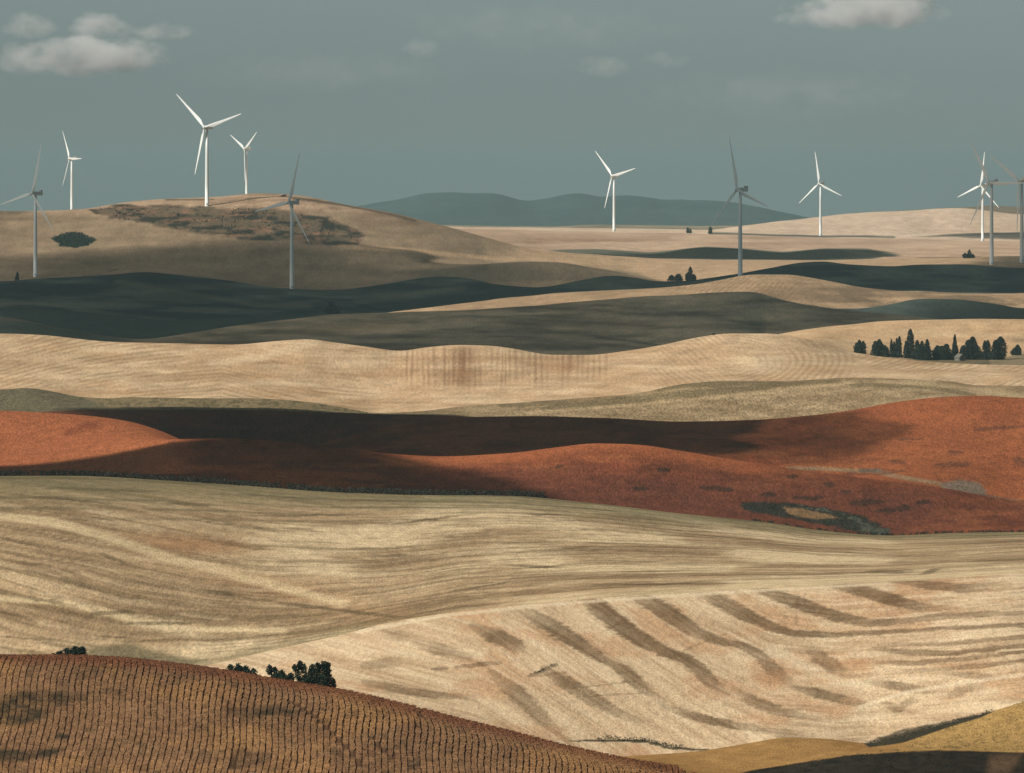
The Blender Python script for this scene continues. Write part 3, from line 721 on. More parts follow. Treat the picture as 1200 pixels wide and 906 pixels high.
def paint_m(U, Y, T, X, D):
    n1 = fbm(U / 80, Y / 8, 161, 4); n2 = fbm(U / 14, Y / 4, 162, 4)
    c = mixc(np.broadcast_to(A(156, 134, 109), U.shape + (3,)).copy(), A(128, 110, 88), np.clip(1.5 * n1 - .3, 0, 1))
    c = mixc(c, A(196, 166, 138), .6 * (1 - sstep(244, 256, Y)) * (1 - sstep(430, 520, U)))  # sunlit stripe along the hilltop painted into the colour
    Ur = U + 16 * (fbm(U / 20, Y / 5, 167, 3) - .5); Yr = Y + 7 * (fbm(U / 24, Y / 5, 168, 3) - .5)
    scr = patch(Ur, Yr, [(104, 247), (150, 241), (200, 241), (260, 243), (330, 246), (385, 256), (425, 274), (424, 285), (370, 286), (300, 281), (240, 275), (180, 265), (130, 256)], 3, 2)
    c = mixc(c, A(96, 84, 68), .9 * scr)
    c = mixc(c, A(48, 50, 44), .9 * scr * sstep(.46, .62, fbm(U / 26, Y / 4, 162, 4)))
    c = mixc(c, A(140, 108, 86), .7 * scr * sstep(.55, .72, fbm(U / 22, Y / 3, 165, 3)))
    top2 = patch(U, Y, [(230, 236), (300, 226), (340, 226), (400, 238), (480, 256), (520, 266), (430, 262), (360, 250), (280, 244)], 3, 2)
    c = mixc(c, A(136, 110, 90), .6 * top2 * sstep(.42, .6, fbm(U / 40, Y / 2.5, 166, 3)))
    c = mixc(c, A(96, 82, 66), .8 * np.maximum(stroke(U, Y, [(345, 233), (400, 240), (450, 250), (485, 259)], 3, 2), stroke(U, Y, [(195, 234), (250, 233)], 2, 2)))
    eye = patch(U + 5 * (fbm(U / 6, Y / 3, 169, 2) - .5), Y + 2.4 * (fbm(U / 8, Y / 3, 170, 2) - .5), [(60, 279), (72, 274.5), (86, 272.5), (100, 275), (114, 282), (102, 288), (86, 290.5), (70, 288)], 1.2, 1.4)
    c = mixc(c, A(46, 58, 54), .97 * eye)
    c = mixc(c, A(110, 96, 78), .8 * patch(U, Y, [(-40, 246), (20, 246), (38, 249), (20, 252), (-40, 254)], 2))
    c = mixc(c, A(196, 164, 128), .5 * stroke(U, Y, [(400, 288), (470, 292), (540, 300), (600, 305)], 5, 2))
    # to the right the wheat runs on over the plain
    c = mixc(c, A(196, 164, 130), .7 * sstep(560, 640, U))
    nn = patch(U, Y, [(500, 318), (560, 310), (613, 307), (653, 308), (700, 315), (750, 321), (770, 328), (480, 332)], 2, 2)
    c = mixc(c, A(120, 110, 92), .6 * nn)
    return c

def paint_plain(U, Y, T, X, D):
    n1 = fbm(U / 100, Y / 3, 171, 4)
    dkp = patch(U, Y, [(640, 293), (700, 292), (760, 296), (827, 289), (870, 291), (917, 295), (967, 291), (1017, 292), (1056, 299), (1000, 306), (900, 306), (800, 303), (700, 302)], 1.5, 2) * (D > 7560)
    c = mixc(np.broadcast_to(A(206, 176, 148), U.shape + (3,)).copy(), A(172, 142, 118), np.clip(1.7 * n1 - .4, 0, 1))
    c = mixc(c, A(92, 98, 86), .9 * dkp)  # green crop, with extra cloud shade painted into its colour
    c = mixc(c, A(104, 92, 80), .75 * patch(U, Y, [(1075, 300), (1115, 296), (1150, 298), (1150, 308), (1120, 310), (1080, 310)], 3) * (D < 7650))
    c = mixc(c, A(150, 114, 86), .4 * stroke(U, Y, [(620, 283), (700, 281), (780, 279)], 6, 2))
    return c

def paint_p(U, Y, T, X, D):
    n1 = fbm(U / 70, Y / 4, 181, 4)
    c = mixc(np.broadcast_to(A(226, 200, 174), U.shape + (3,)).copy(), A(200, 172, 146), n1)
    dk = A(70, 76, 68)
    c = mixc(c, dk, .9 * stroke(U, Y, [(833, 273.5), (900, 276), (960, 277.5), (1010, 277), (1047, 277.5)], 2.2, 2))
    return c

def paint_far(U, Y, T, X, D):
    n1 = fbm(U / 70, Y / 2.5, 191, 3)
    c = mixc(np.broadcast_to(A(120, 112, 92), U.shape + (3,)).copy(), A(168, 150, 124), n1)
    return mixc(c, A(110, 96, 80), sstep(1080, 1130, U) * .7)

def paint_mtn(U, Y, T, X, D):
    n1 = fbm(U / 30, Y / 8, 201, 3)
    return mixc(np.broadcast_to(np.array([.040, .066, .068]), U.shape + (3,)).copy(), np.array([.062, .090, .088]), n1)

# name, first line, last line, [(upto line, painter)], material, label, category
M_CROP = field_mat("row_crop_soil", 0.25, 1.6, .25, 0.05, 3, 14, .2)
M_GOLD = field_mat("dry_gold_grass", 0.35, 2.2, .30, 0.10, 4, 16, .15)
M_W1 = field_mat("wheat_stubble", 0.45, 2.6, .26, 0.12, 1.1, 12, .16)
M_W2 = field_mat("wheat_stubble_broad", 0.6, 4.0, .27, 0.15, 3.5, 14, .18)
M_RED = field_mat("red_crop", 0.85, 7.0, .34, 0.25, 4, 24, .18)
M_OL = field_mat("olive_stubble", 1.1, 11.0, .38, 0.35, 7, 40, .16)
M_FAR = field_mat("far_stubble", 1.4, 16.0, .17, 0.2, 16, 60, .16)
M_MTN = field_mat("forest_far", 40, 120, .2, 0, 200, 400, .1)

FIELDS = [
    ("crop_field", [(0, 2, paint_front)], M_CROP, "brown row-crop hillside at the bottom left of the view", "field"),
    ("grass_field", [(2, 3, paint_gold)], M_GOLD, "golden dry-grass hump at the bottom right corner", "field"),
    ("wheat_field", [(3, 5, paint_b)], M_W1, "pale cut wheat slope with broad dark bands above the golden grass", "field"),
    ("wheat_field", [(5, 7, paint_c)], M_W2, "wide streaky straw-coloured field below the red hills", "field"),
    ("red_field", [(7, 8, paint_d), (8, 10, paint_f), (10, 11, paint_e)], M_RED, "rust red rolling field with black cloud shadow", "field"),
    ("stubble_field", [(11, 12, paint_olive)], M_OL, "olive brown stubble strip behind the red field", "field"),
    ("wheat_field", [(12, 14, paint_h), (14, 16, paint_i)], M_FAR, "bright wheat ridge with contour lines in front of the dark trees", "field"),
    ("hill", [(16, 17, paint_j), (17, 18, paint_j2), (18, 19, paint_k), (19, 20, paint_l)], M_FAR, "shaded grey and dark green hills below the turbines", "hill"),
    ("hill", [(20, 22, paint_m)], M_FAR, "big tan hill with brown scrub patch on its top", "hill"),
    ("plain", [(22, 25, paint_plain), (25, 27, paint_p)], M_FAR, "pale far wheat plain and rise at the right", "plain"),
    ("mountains", [(27, 29, paint_far), (29, 31, paint_mtn)], M_MTN, "low hazy blue green mountains on the skyline", "mountains"),
]

def strip_rows(a, b):
    """distances (rows, columns) between control lines a and b, dense where seen."""
    ca, cb = LIDX[a], LIDX[b]
    rows = []
    inn = (UC > -60) & (UC < 1260)
    for k in range(ca, cb):
        dy = (CY[k] - CY[k + 1])[inn].max()
        n = int(np.clip(max(dy, 0) / (2.4 if a == 0 else 1.15 if LINES[a][0] < 5000 else 1.45), 6, 170))
        if a == 0 and k == 0: n = 10
        t = np.arange(n) / n
        rows.append(CD[k][None] * (1 - t[:, None]) + CD[k + 1][None] * t[:, None])
    rows.append(CD[cb][None])
    return np.concatenate(rows)

for name, parts, mat, label, cat in FIELDS:
    Ds, Cs = [], []
    for pi, (a, b, fn) in enumerate(parts):
        Dg = strip_rows(a, b)
        if pi < len(parts) - 1: Dg = Dg[:-1]
        Ug = np.broadcast_to(UC[None], Dg.shape)
        # control-row evaluation on the columns themselves
        k = np.zeros(Dg.shape, int)
        for j in range(1, CD.shape[0] - 1):
            k += Dg >= CD[j][None] - 1e-6
        ci = np.broadcast_to(np.arange(len(UC))[None], Dg.shape)
        Yg = hermite(CD[k, ci], CD[k + 1, ci], CY[k, ci], CY[k + 1, ci], CM[k, ci], CM[k + 1, ci], Dg)
        Xg = Dg * (Ug - 600) / F
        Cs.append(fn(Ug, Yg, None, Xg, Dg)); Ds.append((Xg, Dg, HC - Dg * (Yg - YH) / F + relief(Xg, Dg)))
    X = np.concatenate([q[0] for q in Ds]); D = np.concatenate([q[1] for q in Ds]); Z = np.concatenate([q[2] for q in Ds])
    C = np.clip(np.concatenate(Cs), 0.004, 0.9)
    nr, nc = X.shape
    idx = np.arange(nr * nc).reshape(nr, nc)
    q = np.stack([idx[:-1, :-1], idx[:-1, 1:], idx[1:, 1:], idx[1:, :-1]], -1).reshape(-1, 4)
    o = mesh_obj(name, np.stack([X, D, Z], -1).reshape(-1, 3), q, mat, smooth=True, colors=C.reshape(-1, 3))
    tag(o, label, cat, kind='structure')
    if name == "crop_field": CROP = o

# ------------------------------------------------------------------ clouds overhead whose shadows lie on the fields
def cloud_mat(name, dens):
    m, n, l, out = new_mat(name)
    at = n.new("ShaderNodeAttribute"); at.attribute_name = "col"
    sp = n.new("ShaderNodeSeparateColor"); l.new(at.outputs['Color'], sp.inputs[0])
    d = n.new("ShaderNodeBsdfDiffuse"); d.inputs['Color'].default_value = (.5, .52, .53, 1)
    t = n.new("ShaderNodeBsdfTranslucent"); t.inputs['Color'].default_value = (.16, .165, .17, 1)
    a = n.new("ShaderNodeAddShader"); l.new(d.outputs[0], a.inputs[0]); l.new(t.outputs[0], a.inputs[1])
    tr = n.new("ShaderNodeBsdfTransparent")
    mx = n.new("ShaderNodeMixShader"); l.new(sp.outputs[0], mx.inputs[0])
    l.new(tr.outputs[0], mx.inputs[1]); l.new(d.outputs[0], mx.inputs[2])
    l.new(mx.outputs[0], out.inputs['Surface'])
    return m
M_CLOUD = cloud_mat("cloud_overhead", 1.0)

def overhead_cloud(pts, opacity, soft, label, base=480.0, cell=9.0):
    P = []
    for p in pts:
        u, d = p[0], (p[1] if p[1] > 1000 else pix2d(p[0], p[1]))
        x, yy, z = [float(v) for v in ground_xyz(np.array(u, float), np.array(d, float))]
        k = (HC + base - z) / SUNV[2]
        P.append((x + SUNV[0] * k, yy + SUNV[1] * k))
    P = np.array(P)
    lo, hi = P.min(0) - 2 * cell, P.max(0) + 2 * cell
    cx = max(cell, (hi[0] - lo[0]) / 80); cyy = max(cell, (hi[1] - lo[1]) / 100)
    gx, gy = np.meshgrid(np.arange(lo[0], hi[0], cx), np.arange(lo[1], hi[1], cyy), indexing='ij')
    q = np.roll(P, -1, 0)
    ins = np.zeros(gx.shape, bool); best = np.full(gx.shape, 1e9)
    for a, b in zip(P, q):
        cond = (a[1] > gy) != (b[1] > gy)
        ins ^= cond & (gx < (b[0] - a[0]) * (gy - a[1]) / (b[1] - a[1] + 1e-12) + a[0])
        dx, dy = b - a
        t = np.clip(((gx - a[0]) * dx + (gy - a[1]) * dy) / (dx * dx + dy * dy + 1e-9), 0, 1)
        best = np.minimum(best, np.hypot(gx - a[0] - t * dx, gy - a[1] - t * dy))
    sd = np.where(ins, best, -best) + soft * .8 * (fbm(gx / 140, gy / 140, 301, 3) - .5)
    keep = sd > 0
    fac = sstep(0, soft, sd) * opacity * (0.9 + 0.2 * fbm(gx / 90, gy / 90, 303, 2))
    thick = 170 * (1 - np.exp(-np.maximum(sd, 0) / 160)) * (.5 + fbm(gx / 120, gy / 120, 302, 4))
    under = -22 * (1 - np.exp(-np.maximum(sd, 0) / 80)) * (.4 + fbm(gx / 70, gy / 70, 305, 3))
    n0, n1 = gx.shape
    idx = np.arange(n0 * n1).reshape(n0, n1)
    fm = keep[:-1, :-1] | keep[1:, :-1] | keep[:-1, 1:] | keep[1:, 1:]
    top = np.stack([idx[:-1, :-1], idx[1:, :-1], idx[1:, 1:], idx[:-1, 1:]], -1)[fm]
    N = n0 * n1
    V = np.concatenate([np.stack([gx, gy, HC + base + np.where(keep, thick, 0)], -1).reshape(-1, 3),
                        np.stack([gx, gy, HC + base - 1 + np.where(keep, under, 0)], -1).reshape(-1, 3)])
    # half of the shade is made by the top sheet, half by the under sheet
    al = 1 - np.sqrt(np.clip(1 - np.clip(fac, 0, .985), 0, 1))
    al = np.where(keep, al, 0).ravel()
    C = np.tile(al[:, None], (2, 3))
    used = np.unique(np.concatenate([top.ravel(), top.ravel() + N]))
    remap = np.full(2 * N, -1); remap[used] = np.arange(len(used))
    faces = [remap[top], remap[top[:, ::-1] + N]]
    o = mesh_obj("cloud", V[used], [np.concatenate(faces)], M_CLOUD, smooth=True, colors=C[used])
    return tag(o, label, "cloud", "clouds overhead", "structure")

overhead_cloud([(40, 3740), (300, 3740), (515, 3720), (600, 3540), (700, 3490), (800, 3475), (870, 3440), (885, 3330), (860, 3150), (800, 3075), (600, 3070),
                (460, 3050), (300, 3070), (235, 3140), (190, 3260), (150, 3300), (80, 3400), (40, 3500)], 1.0, 34, "cloud overhead shading the middle of the red field", base=270.0)
overhead_cloud([(760, 3490), (900, 3480), (1010, 3420), (1050, 3300), (1020, 3180), (940, 3090), (760, 3070)], .85, 44, "thin cloud fringe overhead shading the right of the red field")
overhead_cloud([(-120, 549), (0, 546), (60, 541), (110, 533), (165, 525), (215, 517.5), (240, 3080), (300, 3070), (440, 2960), (470, 2900), (560, 2820), (650, 2730), (650, 2645),
                (400, 2655), (0, 2655), (-120, 2655)], .95, 14, "thinner cloud overhead shading the near edge of the red field")
overhead_cloud([(-140, 4690), (400, 4690), (700, 4690), (850, 4760), (890, 5150), (1000, 5190), (1120, 5260), (1300, 5320), (1300, 6010), (1120, 5970), (1040, 5900),
                (960, 5730), (880, 5735), (800, 5745), (600, 5750), (440, 5920), (380, 6100), (470, 6330), (600, 6370), (760, 6400), (800, 6480), (900, 6450), (960, 6450),
                (1100, 6450), (1300, 6450), (1300, 6950), (1000, 6900), (880, 6890), (800, 6880), (700, 6890), (560, 6960), (400, 6960), (0, 6900), (-140, 6900)], .90, 60,
               "broad cloud overhead shading the dark green hills")
overhead_cloud([(-140, 6840), (760, 6840), (790, 6980), (650, 7160), (520, 7220), (430, 7330), (300, 7330), (150, 7300), (0, 7260), (-140, 7230)], .80, 90,
               "thin cloud overhead shading the foot of the tan hill")
overhead_cloud([(645, 7700), (700, 7600), (830, 7600), (1000, 7560), (1060, 7800), (1030, 8080), (967, 8090), (900, 8050), (827, 8090), (760, 8040), (700, 8060)], .93, 60,
               "small cloud overhead shading the wheat plain")
overhead_cloud([(1060, 11300), (1117, 11300), (1320, 11300), (1320, 10680), (1180, 10680), (1110, 10850)], .93, 60, "small cloud overhead shading the far rise")

overhead_cloud([(1080, 6900), (1540, 6900), (1540, 7780), (1160, 7780), (1110, 7300)], .9, 50, "small cloud overhead shading the turbines at the right edge")

# ------------------------------------------------------------------ haze
def haze_box():
    x0, x1, y0, y1, z0, z1 = -5200, 5200, -400, 30000, HC - 330, HC + 112
    V = [(x, y, z) for z in (z0, z1) for y in (y0, y1) for x in (x0, x1)]
    Fq = [(0, 2, 3, 1), (4, 5, 7, 6), (0, 1, 5, 4), (2, 6, 7, 3), (0, 4, 6, 2), (1, 3, 7, 5)]
    m, n, l, out = new_mat("haze")
    v = n.new("ShaderNodeVolumePrincipled")
    v.inputs['Color'].default_value = (.56, .85, .93, 1)
    v.inputs['Density'].default_value = HAZE
    v.inputs['Anisotropy'].default_value = 0.35
    l.new(v.outputs[0], out.inputs['Volume'])
    o = mesh_obj("haze", V, np.array(Fq), m)
    tag(o, "thin pale blue green haze over the whole valley", "haze", kind="stuff")
HAZE = 2.4e-5
haze_box()

# ------------------------------------------------------------------ wind turbines
M_WHITE = plain_mat("turbine_white", (.80, .82, .81), .35, .4, .06, .12)
M_GREY = plain_mat("turbine_grey", (.42, .44, .44), .5, .3, .08, .3)

def lathe(prof, seg=20):
    V, Fq = [], []
    for z, r in prof:
        for k in range(seg):
            a = 2 * math.pi * k / seg
            V.append((r * math.cos(a), r * math.sin(a), z))
    for i in range(len(prof) - 1):
        for k in range(seg):
            Fq.append((i * seg + k, i * seg + (k + 1) % seg, (i + 1) * seg + (k + 1) % seg, (i + 1) * seg + k))
    V.append((0, 0, prof[0][0])); V.append((0, 0, prof[-1][0]))
    n = len(prof)
    tri = [(len(V) - 2, (k + 1) % seg, k) for k in range(seg)] + [(len(V) - 1, (n - 1) * seg + k, (n - 1) * seg + (k + 1) % seg) for k in range(seg)]
    return np.array(V), [np.array(Fq), np.array(tri)]

def shared(name, V, Fc, mat, smooth=True):
    o = mesh_obj(name, V, Fc, mat, smooth=smooth)
    me = o.data
    bpy.data.objects.remove(o)
    return me

HUB = 80.0
BLADE = 49.0
tw = lathe([(-9, 2.35), (0, 2.3), (0.01, 2.12), (24, 1.90), (52, 1.60), (78.2, 1.28)], 24)
ME_TOWER = shared("tower", *tw, M_WHITE)

def blade_mesh():
    rr = [0, 1.2, 2.6, 5.0, 8.0, 11, 16, 22, 28, 34, 40, 45, 48, 49]
    ch = [1.9, 1.9, 2.0, 2.8, 3.75, 3.9, 3.35, 2.75, 2.25, 1.8, 1.4, 1.05, .7, .18]
    th = [1.9, 1.9, 1.8, 1.5, 1.2, 1.0, .74, .56, .42, .32, .22, .15, .09, .03]
    tw_ = [18, 18, 17, 15, 13, 11, 8, 5.5, 3.5, 2, 1, .2, 0, 0]
    S = 14
    V = []
    for r, c, t, w in zip(rr, ch, th, tw_):
        rnd = 1 - sstep(2.0, 8.0, np.array(r))
        for k in range(S):
            a = 2 * math.pi * k / S
            x = math.cos(a); y = math.sin(a)
            fx = (0.5 * x - (0.18 * (1 - rnd))) * c             # airfoil: thick nose, thin tail
            fy = 0.5 * y * t * (rnd + (1 - rnd) * (0.55 - 0.45 * -x if x < 0 else 0.55 + 0.45 * x))
            fx = -fx
            w_ = math.radians(w + 4)
            V.append((fx * math.cos(w_) - fy * math.sin(w_), fx * math.sin(w_) + fy * math.cos(w_) - 0.9 * (r / BLADE) ** 2, r))
    Fq = [(i * S + k, i * S + (k + 1) % S, (i + 1) * S + (k + 1) % S, (i + 1) * S + k) for i in range(len(rr) - 1) for k in range(S)]
    caps = [tuple(range(S))[::-1], tuple((len(rr) - 1) * S + k for k in range(S))]
    return np.array(V), [np.array(Fq), np.array(caps)]
ME_BLADE = shared("blade", *blade_mesh(), M_WHITE)

def rounded_box(x0, x1, y0, y1, z0, z1, b):
    """bevelled box as stacked rounded rings along y."""
    V, Fq = [], []
    ys = [(y0, b), (y0 + b, 0), (y1 - b, 0), (y1, b)]
    for y, ins in ys:
        a0, a1, c0, c1 = x0 + ins, x1 - ins, z0 + ins, z1 - ins
        for p in ((a0 + b, c0), (a1 - b, c0), (a1, c0 + b), (a1, c1 - b), (a1 - b, c1), (a0 + b, c1), (a0, c1 - b), (a0, c0 + b)):
            V.append((p[0], y, p[1]))
    for i in range(3):
        for k in range(8):
            Fq.append((i * 8 + k, i * 8 + (k + 1) % 8, (i + 1) * 8 + (k + 1) % 8, (i + 1) * 8 + k))
    return np.array(V), [np.array(Fq), np.array([tuple(range(8))[::-1], tuple(range(24, 32))])]
# the rotor axis is local -y; the nacelle lies behind the tower top along +y
ME_NAC = shared("nacelle", *rounded_box(-1.75, 1.75, -2.6, 8.0, -1.75, 1.95, .35), M_WHITE, False)
ME_COOL = shared("cooler", *rounded_box(-1.55, 1.55, 5.6, 7.6, 1.9, 3.5, .18), M_GREY, False)
ME_MAST = shared("wind_vane", *rounded_box(-.12, .12, 4.6, 4.84, 1.9, 3.6, .04), M_GREY, False)
hv, hf = lathe([(-.2, 1.55), (1.2, 1.7), (2.4, 1.55), (3.3, 1.05), (3.75, .45), (3.9, .1)], 20)
hv = np.stack([hv[:, 0], -hv[:, 2], hv[:, 1]], -1)
ME_HUB = shared("hub", hv, hf, M_WHITE)
dv, df = rounded_box(-.5, .5, -.06, .06, 0, 2.1, .02)
ME_DOOR = shared("door", dv, df, M_GREY, False)

def child(name, me, parent, loc=(0, 0, 0), rot=(0, 0, 0)):
    o = bpy.data.objects.new(name, me)
    o.location = loc; o.rotation_euler = rot
    o.parent = parent
    COL.objects.link(o)
    return o

def turbine(u, d, ang, cosyaw, label, base=None):
    x = d * (u - 600) / F
    z = float(gz(np.array(x), np.array(float(d))))
    if base is not None:                               # the ground here is hidden by a nearer hill
        z = min(z, base)
    yaw = math.acos(cosyaw)                            # rotor turned to the left of the viewer
    t = empty("wind_turbine", (x, d, z))
    tag(t, label, "wind turbine", "wind turbines on the hills")
    tower = child("tower", ME_TOWER, t)
    child("door", ME_DOOR, tower, (0, -2.14, .6))
    nac = child("nacelle", ME_NAC, t, (0, 0, HUB), (0, 0, -yaw))
    child("cooler", ME_COOL, nac); child("wind_vane", ME_MAST, nac)
    ax = np.array([-math.sin(yaw), -math.cos(yaw)])
    hubp = (ax[0] * 2.6, ax[1] * 2.6, HUB)
    hub = child("hub", ME_HUB, t, hubp, (0, 0, -yaw))
    from mathutils import Matrix, Euler
    for k in range(3):
        a = math.radians(ang + 120 * k)
        # blade length axis z -> (cos a, sin a) in the rotor plane (x to the viewer's right, z up)
        R = Matrix.Rotation(-yaw, 4, 'Z') @ Matrix.Rotation(math.pi / 2 - a, 4, 'Y')
        b = child("blade", ME_BLADE, t)
        b.rotation_euler = R.to_euler()
        off = R @ Matrix.Translation((0, -1.4, 0.6))
        b.location = (hubp[0] + off.translation.x, hubp[1] + off.translation.y, hubp[2] + off.translation.z)
    return t

def dist_for(px): return HUB * F / px
turbine(41.5, 7042.0, 73, .68, "shaded grey wind turbine at the left edge, one blade out of frame")
turbine(84, dist_for(61), 0, .45, "small white wind turbine between the left edge turbine and the big hilltop one")
turbine(242.5, 7476.0, 16.3, .82, "largest bright white wind turbine on top of the scrub hill")
turbine(289, dist_for(60), 33, .52, "small white wind turbine just right of the largest hilltop one")
turbine(342, dist_for(101), 70, .66, "shaded grey wind turbine in front of the scrub hill's right side")
turbine(719.5, dist_for(65), 13, .70, "white wind turbine standing before the hazy mountains")
turbine(867.5, dist_for(104), 102, .60, "shaded grey wind turbine behind the striped ridge right of centre", HC - dist_for(104) * (324 - YH) / F)
turbine(961.5, dist_for(61), 98, .75, "white wind turbine before the pale far rise, blade pointing up")
turbine(1151.5, dist_for(65), 80, .66, "white wind turbine overlapped by a grey one near the right edge")
turbine(1162, dist_for(96), 0, .70, "shaded grey wind turbine in front of a white one near the right edge")
turbine(1197.5, 7240.0, 28, .62, "grey wind turbine cut off by the right edge of the picture")

# ------------------------------------------------------------------ trees and shrubs
M_BARK = plain_mat("bark", (.07, .055, .042), .9, .1, .3, 1.5)
M_LEAF_D = leaf_mat("dark_foliage", (.014, .026, .024), (.042, .064, .046), .35)
M_LEAF_S = leaf_mat("shrub_foliage", (.014, .026, .022), (.048, .070, .044), .9)
M_WEED = leaf_mat("olive_weed", (.07, .065, .03), (.16, .13, .06), .8)
M_BRUSH = leaf_mat("dry_brush", (.014, .017, .014), (.050, .046, .034), .8)

def leaf_faces(P, size, r):
    """a bent leaf-clump quad at each point, random orientation."""
    n = len(P)
    a = r.normal(size=(n, 3)); a /= np.linalg.norm(a, axis=1, keepdims=True)
    b = np.cross(a, r.normal(size=(n, 3))); b /= np.linalg.norm(b, axis=1, keepdims=True) + 1e-9
    s = (size * r.uniform(.55, 1.3, n))[:, None]
    nrm = np.cross(a, b)
    V = np.stack([P - a * s, P - b * s * .55 + nrm * s * .15, P + a * s, P + b * s * .55 + nrm * s * .15], 1).reshape(-1, 3)
    return V, np.arange(4 * n).reshape(n, 4)

def limb(p0, p1, r0, r1, seg=6):
    p0, p1 = np.array(p0, float), np.array(p1, float)
    ax = p1 - p0; ax /= np.linalg.norm(ax) + 1e-9
    t = np.array([1, 0, 0]) if abs(ax[0]) < .8 else np.array([0, 1, 0])
    e1 = np.cross(ax, t); e1 /= np.linalg.norm(e1); e2 = np.cross(ax, e1)
    V = []
    for p, r in ((p0, r0), ((p0 + p1) / 2 + e1 * r0 * .4, (r0 + r1) / 2), (p1, r1)):
        for k in range(seg):
            a = 2 * math.pi * k / seg
            V.append(p + r * (math.cos(a) * e1 + math.sin(a) * e2))
    Fq = [(i * seg + k, i * seg + (k + 1) % seg, (i + 1) * seg + (k + 1) % seg, (i + 1) * seg + k) for i in range(2) for k in range(seg)]
    return np.array(V), np.array(Fq)

def join(parts):
    V, Fq, n = [], [], 0
    for v, f in parts:
        V.append(v); Fq.append(f + n); n += len(v)
    return np.concatenate(V), np.concatenate(Fq)

_ts = [100]
def tree(name, label, cat, d, lobes, base_y, group=None, leaf=None, leafsize=.55, dens=1.0, mat=None, shape='col', ground_u=None):
    """lobes: (u centre, y top, width px, y bottom) of each column or dome of the crown, in picture pixels at distance d."""
    _ts[0] += 1
    r = np.random.default_rng(_ts[0])
    m = d / F
    uc = float(np.mean([q[0] for q in lobes])) if ground_u is None else ground_u
    x0 = d * (uc - 600) / F
    z0 = float(gz(np.array(x0), np.array(float(d))))
    zb = HC - d * (base_y - YH) / F
    t = empty(name, (x0, d, z0))
    tag(t, label, cat, group)
    pts, wood = [], []
    for (u, yt, w, yb) in lobes:
        cx = d * (u - 600) / F - x0
        top = HC - d * (yt - YH) / F - z0
        bot = HC - d * (yb - YH) / F - z0
        R = w * m / 2 * (1.22 if group == G else 1.0)
        H = top - bot
        cyd = r.uniform(-.5, .5) * R
        n = int(dens * 190 * max(1, (R * R * H) ** .62 / (leafsize ** 1.9)) * .16) + 60
        h = r.uniform(0, 1, n)
        if shape == 'cone':
            prof = (1 - h) ** .9 * 1.0 + .04
        elif shape == 'ball':
            prof = np.sqrt(np.clip(1 - (2 * h - 1) ** 2, .03, 1))
        elif shape == 'dome':
            prof = np.sqrt(np.clip(1 - (h * 1.02 - .25) ** 2 / .60, .02, 1))
        else:
            prof = np.clip(np.minimum(1, .45 + 3.0 * h) * (1 - np.maximum(0, h - .55) ** 2 / .24), .10, 1)
        ang = r.uniform(0, 2 * math.pi, n)
        rad = r.uniform(0, 1, n) ** .5
        lump = (.55 + .85 * vnoise(ang * 2.2 + _ts[0], h * H / .55, _ts[0])) if shape == 'ball' else .72 + .5 * vnoise(ang * 1.3 + _ts[0], h * H / 1.8, _ts[0])
        rr = rad * prof * R * lump
        P = np.stack([cx + rr * np.cos(ang), cyd + rr * np.sin(ang), bot + h * H + r.normal(0, .12, n)], -1)
        gap = vnoise(P[:, 0] / 1.1 + 40, P[:, 2] / 1.3 + 3 * P[:, 1], _ts[0] + 9)
        P = P[gap > (.30 if shape == 'ball' else .16)]
        pts.append(P)
        k = max(.06, min(.35, H * .018))
        wood.append(limb((cx * .25, 0, -.8), (cx, cyd, bot + .35 * H), k, k * .6))
        wood.append(limb((cx, cyd, bot + .35 * H), (cx, cyd, bot + .9 * H), k * .6, k * .15))
        for q in range(4):
            a = r.uniform(0, 6.28); hh = r.uniform(.2, .65)
            wood.append(limb((cx, cyd, bot + hh * H), (cx + .7 * R * math.cos(a), cyd + .7 * R * math.sin(a), bot + min(.95, hh + .2) * H), k * .35, k * .08, 5))
    V, Fq = leaf_faces(np.concatenate(pts), leafsize, r)
    v2, f2 = join(wood)
    mesh_obj("trunk", v2, f2, M_BARK, t, True)
    mesh_obj("crown", V, Fq, mat or M_LEAF_D, t, False)
    return t

G = "dark trees round the farmstead"
DT = 4715
tree("poplar_tree", "leftmost dark tree of the farm row, three narrow tops", "tree", DT, [(1003.5, 402, 5, 416), (1007, 398.5, 6, 416), (1011.5, 400, 6, 417)], 416, G)
tree("broadleaf_tree", "rounded two-humped dark tree, second from left in the farm row", "tree", DT - 8, [(1026, 400, 9, 420), (1030.5, 398, 8, 420), (1036, 405, 11, 421)], 420, G)
tree("poplar_tree", "thin spindly dark tree with four bare-looking spires", "tree", DT + 6, [(1044.5, 398, 3.4, 421), (1047.8, 400.5, 3.2, 421), (1051, 396.5, 4, 422), (1054, 394.5, 5, 422), (1050, 412, 16, 423)], 421, G)
tree("poplar_tree", "tallest slim dark poplar of the farm row", "tree", DT, [(1067, 386, 8.5, 424), (1062, 400, 6, 424)], 423, G)
tree("broadleaf_tree", "square-topped dark tree clump right of the tallest poplar", "tree", DT - 6, [(1075, 399, 7, 426), (1080.5, 400, 7, 426), (1086.5, 398, 7, 426), (1080, 405, 20, 427)], 425, G)
tree("broadleaf_tree", "wide low dark tree between the gap and the pointed conifer", "tree", DT, [(1099, 405.5, 12, 427), (1109, 403.5, 11, 427), (1104, 406, 19, 428)], 426, G)
tree("conifer_tree", "pointed dark conifer above the pale barn roof", "tree", DT + 14, [(1119, 392.5, 10, 426)], 425, G, shape='cone', dens=1.6)
tree("broadleaf_tree", "broad peaked dark tree right of the pale barn roof", "tree", DT + 10, [(1140, 395, 12, 426), (1134.5, 399, 11, 426), (1129, 405, 10, 426), (1143, 404, 15, 427)], 425, G)
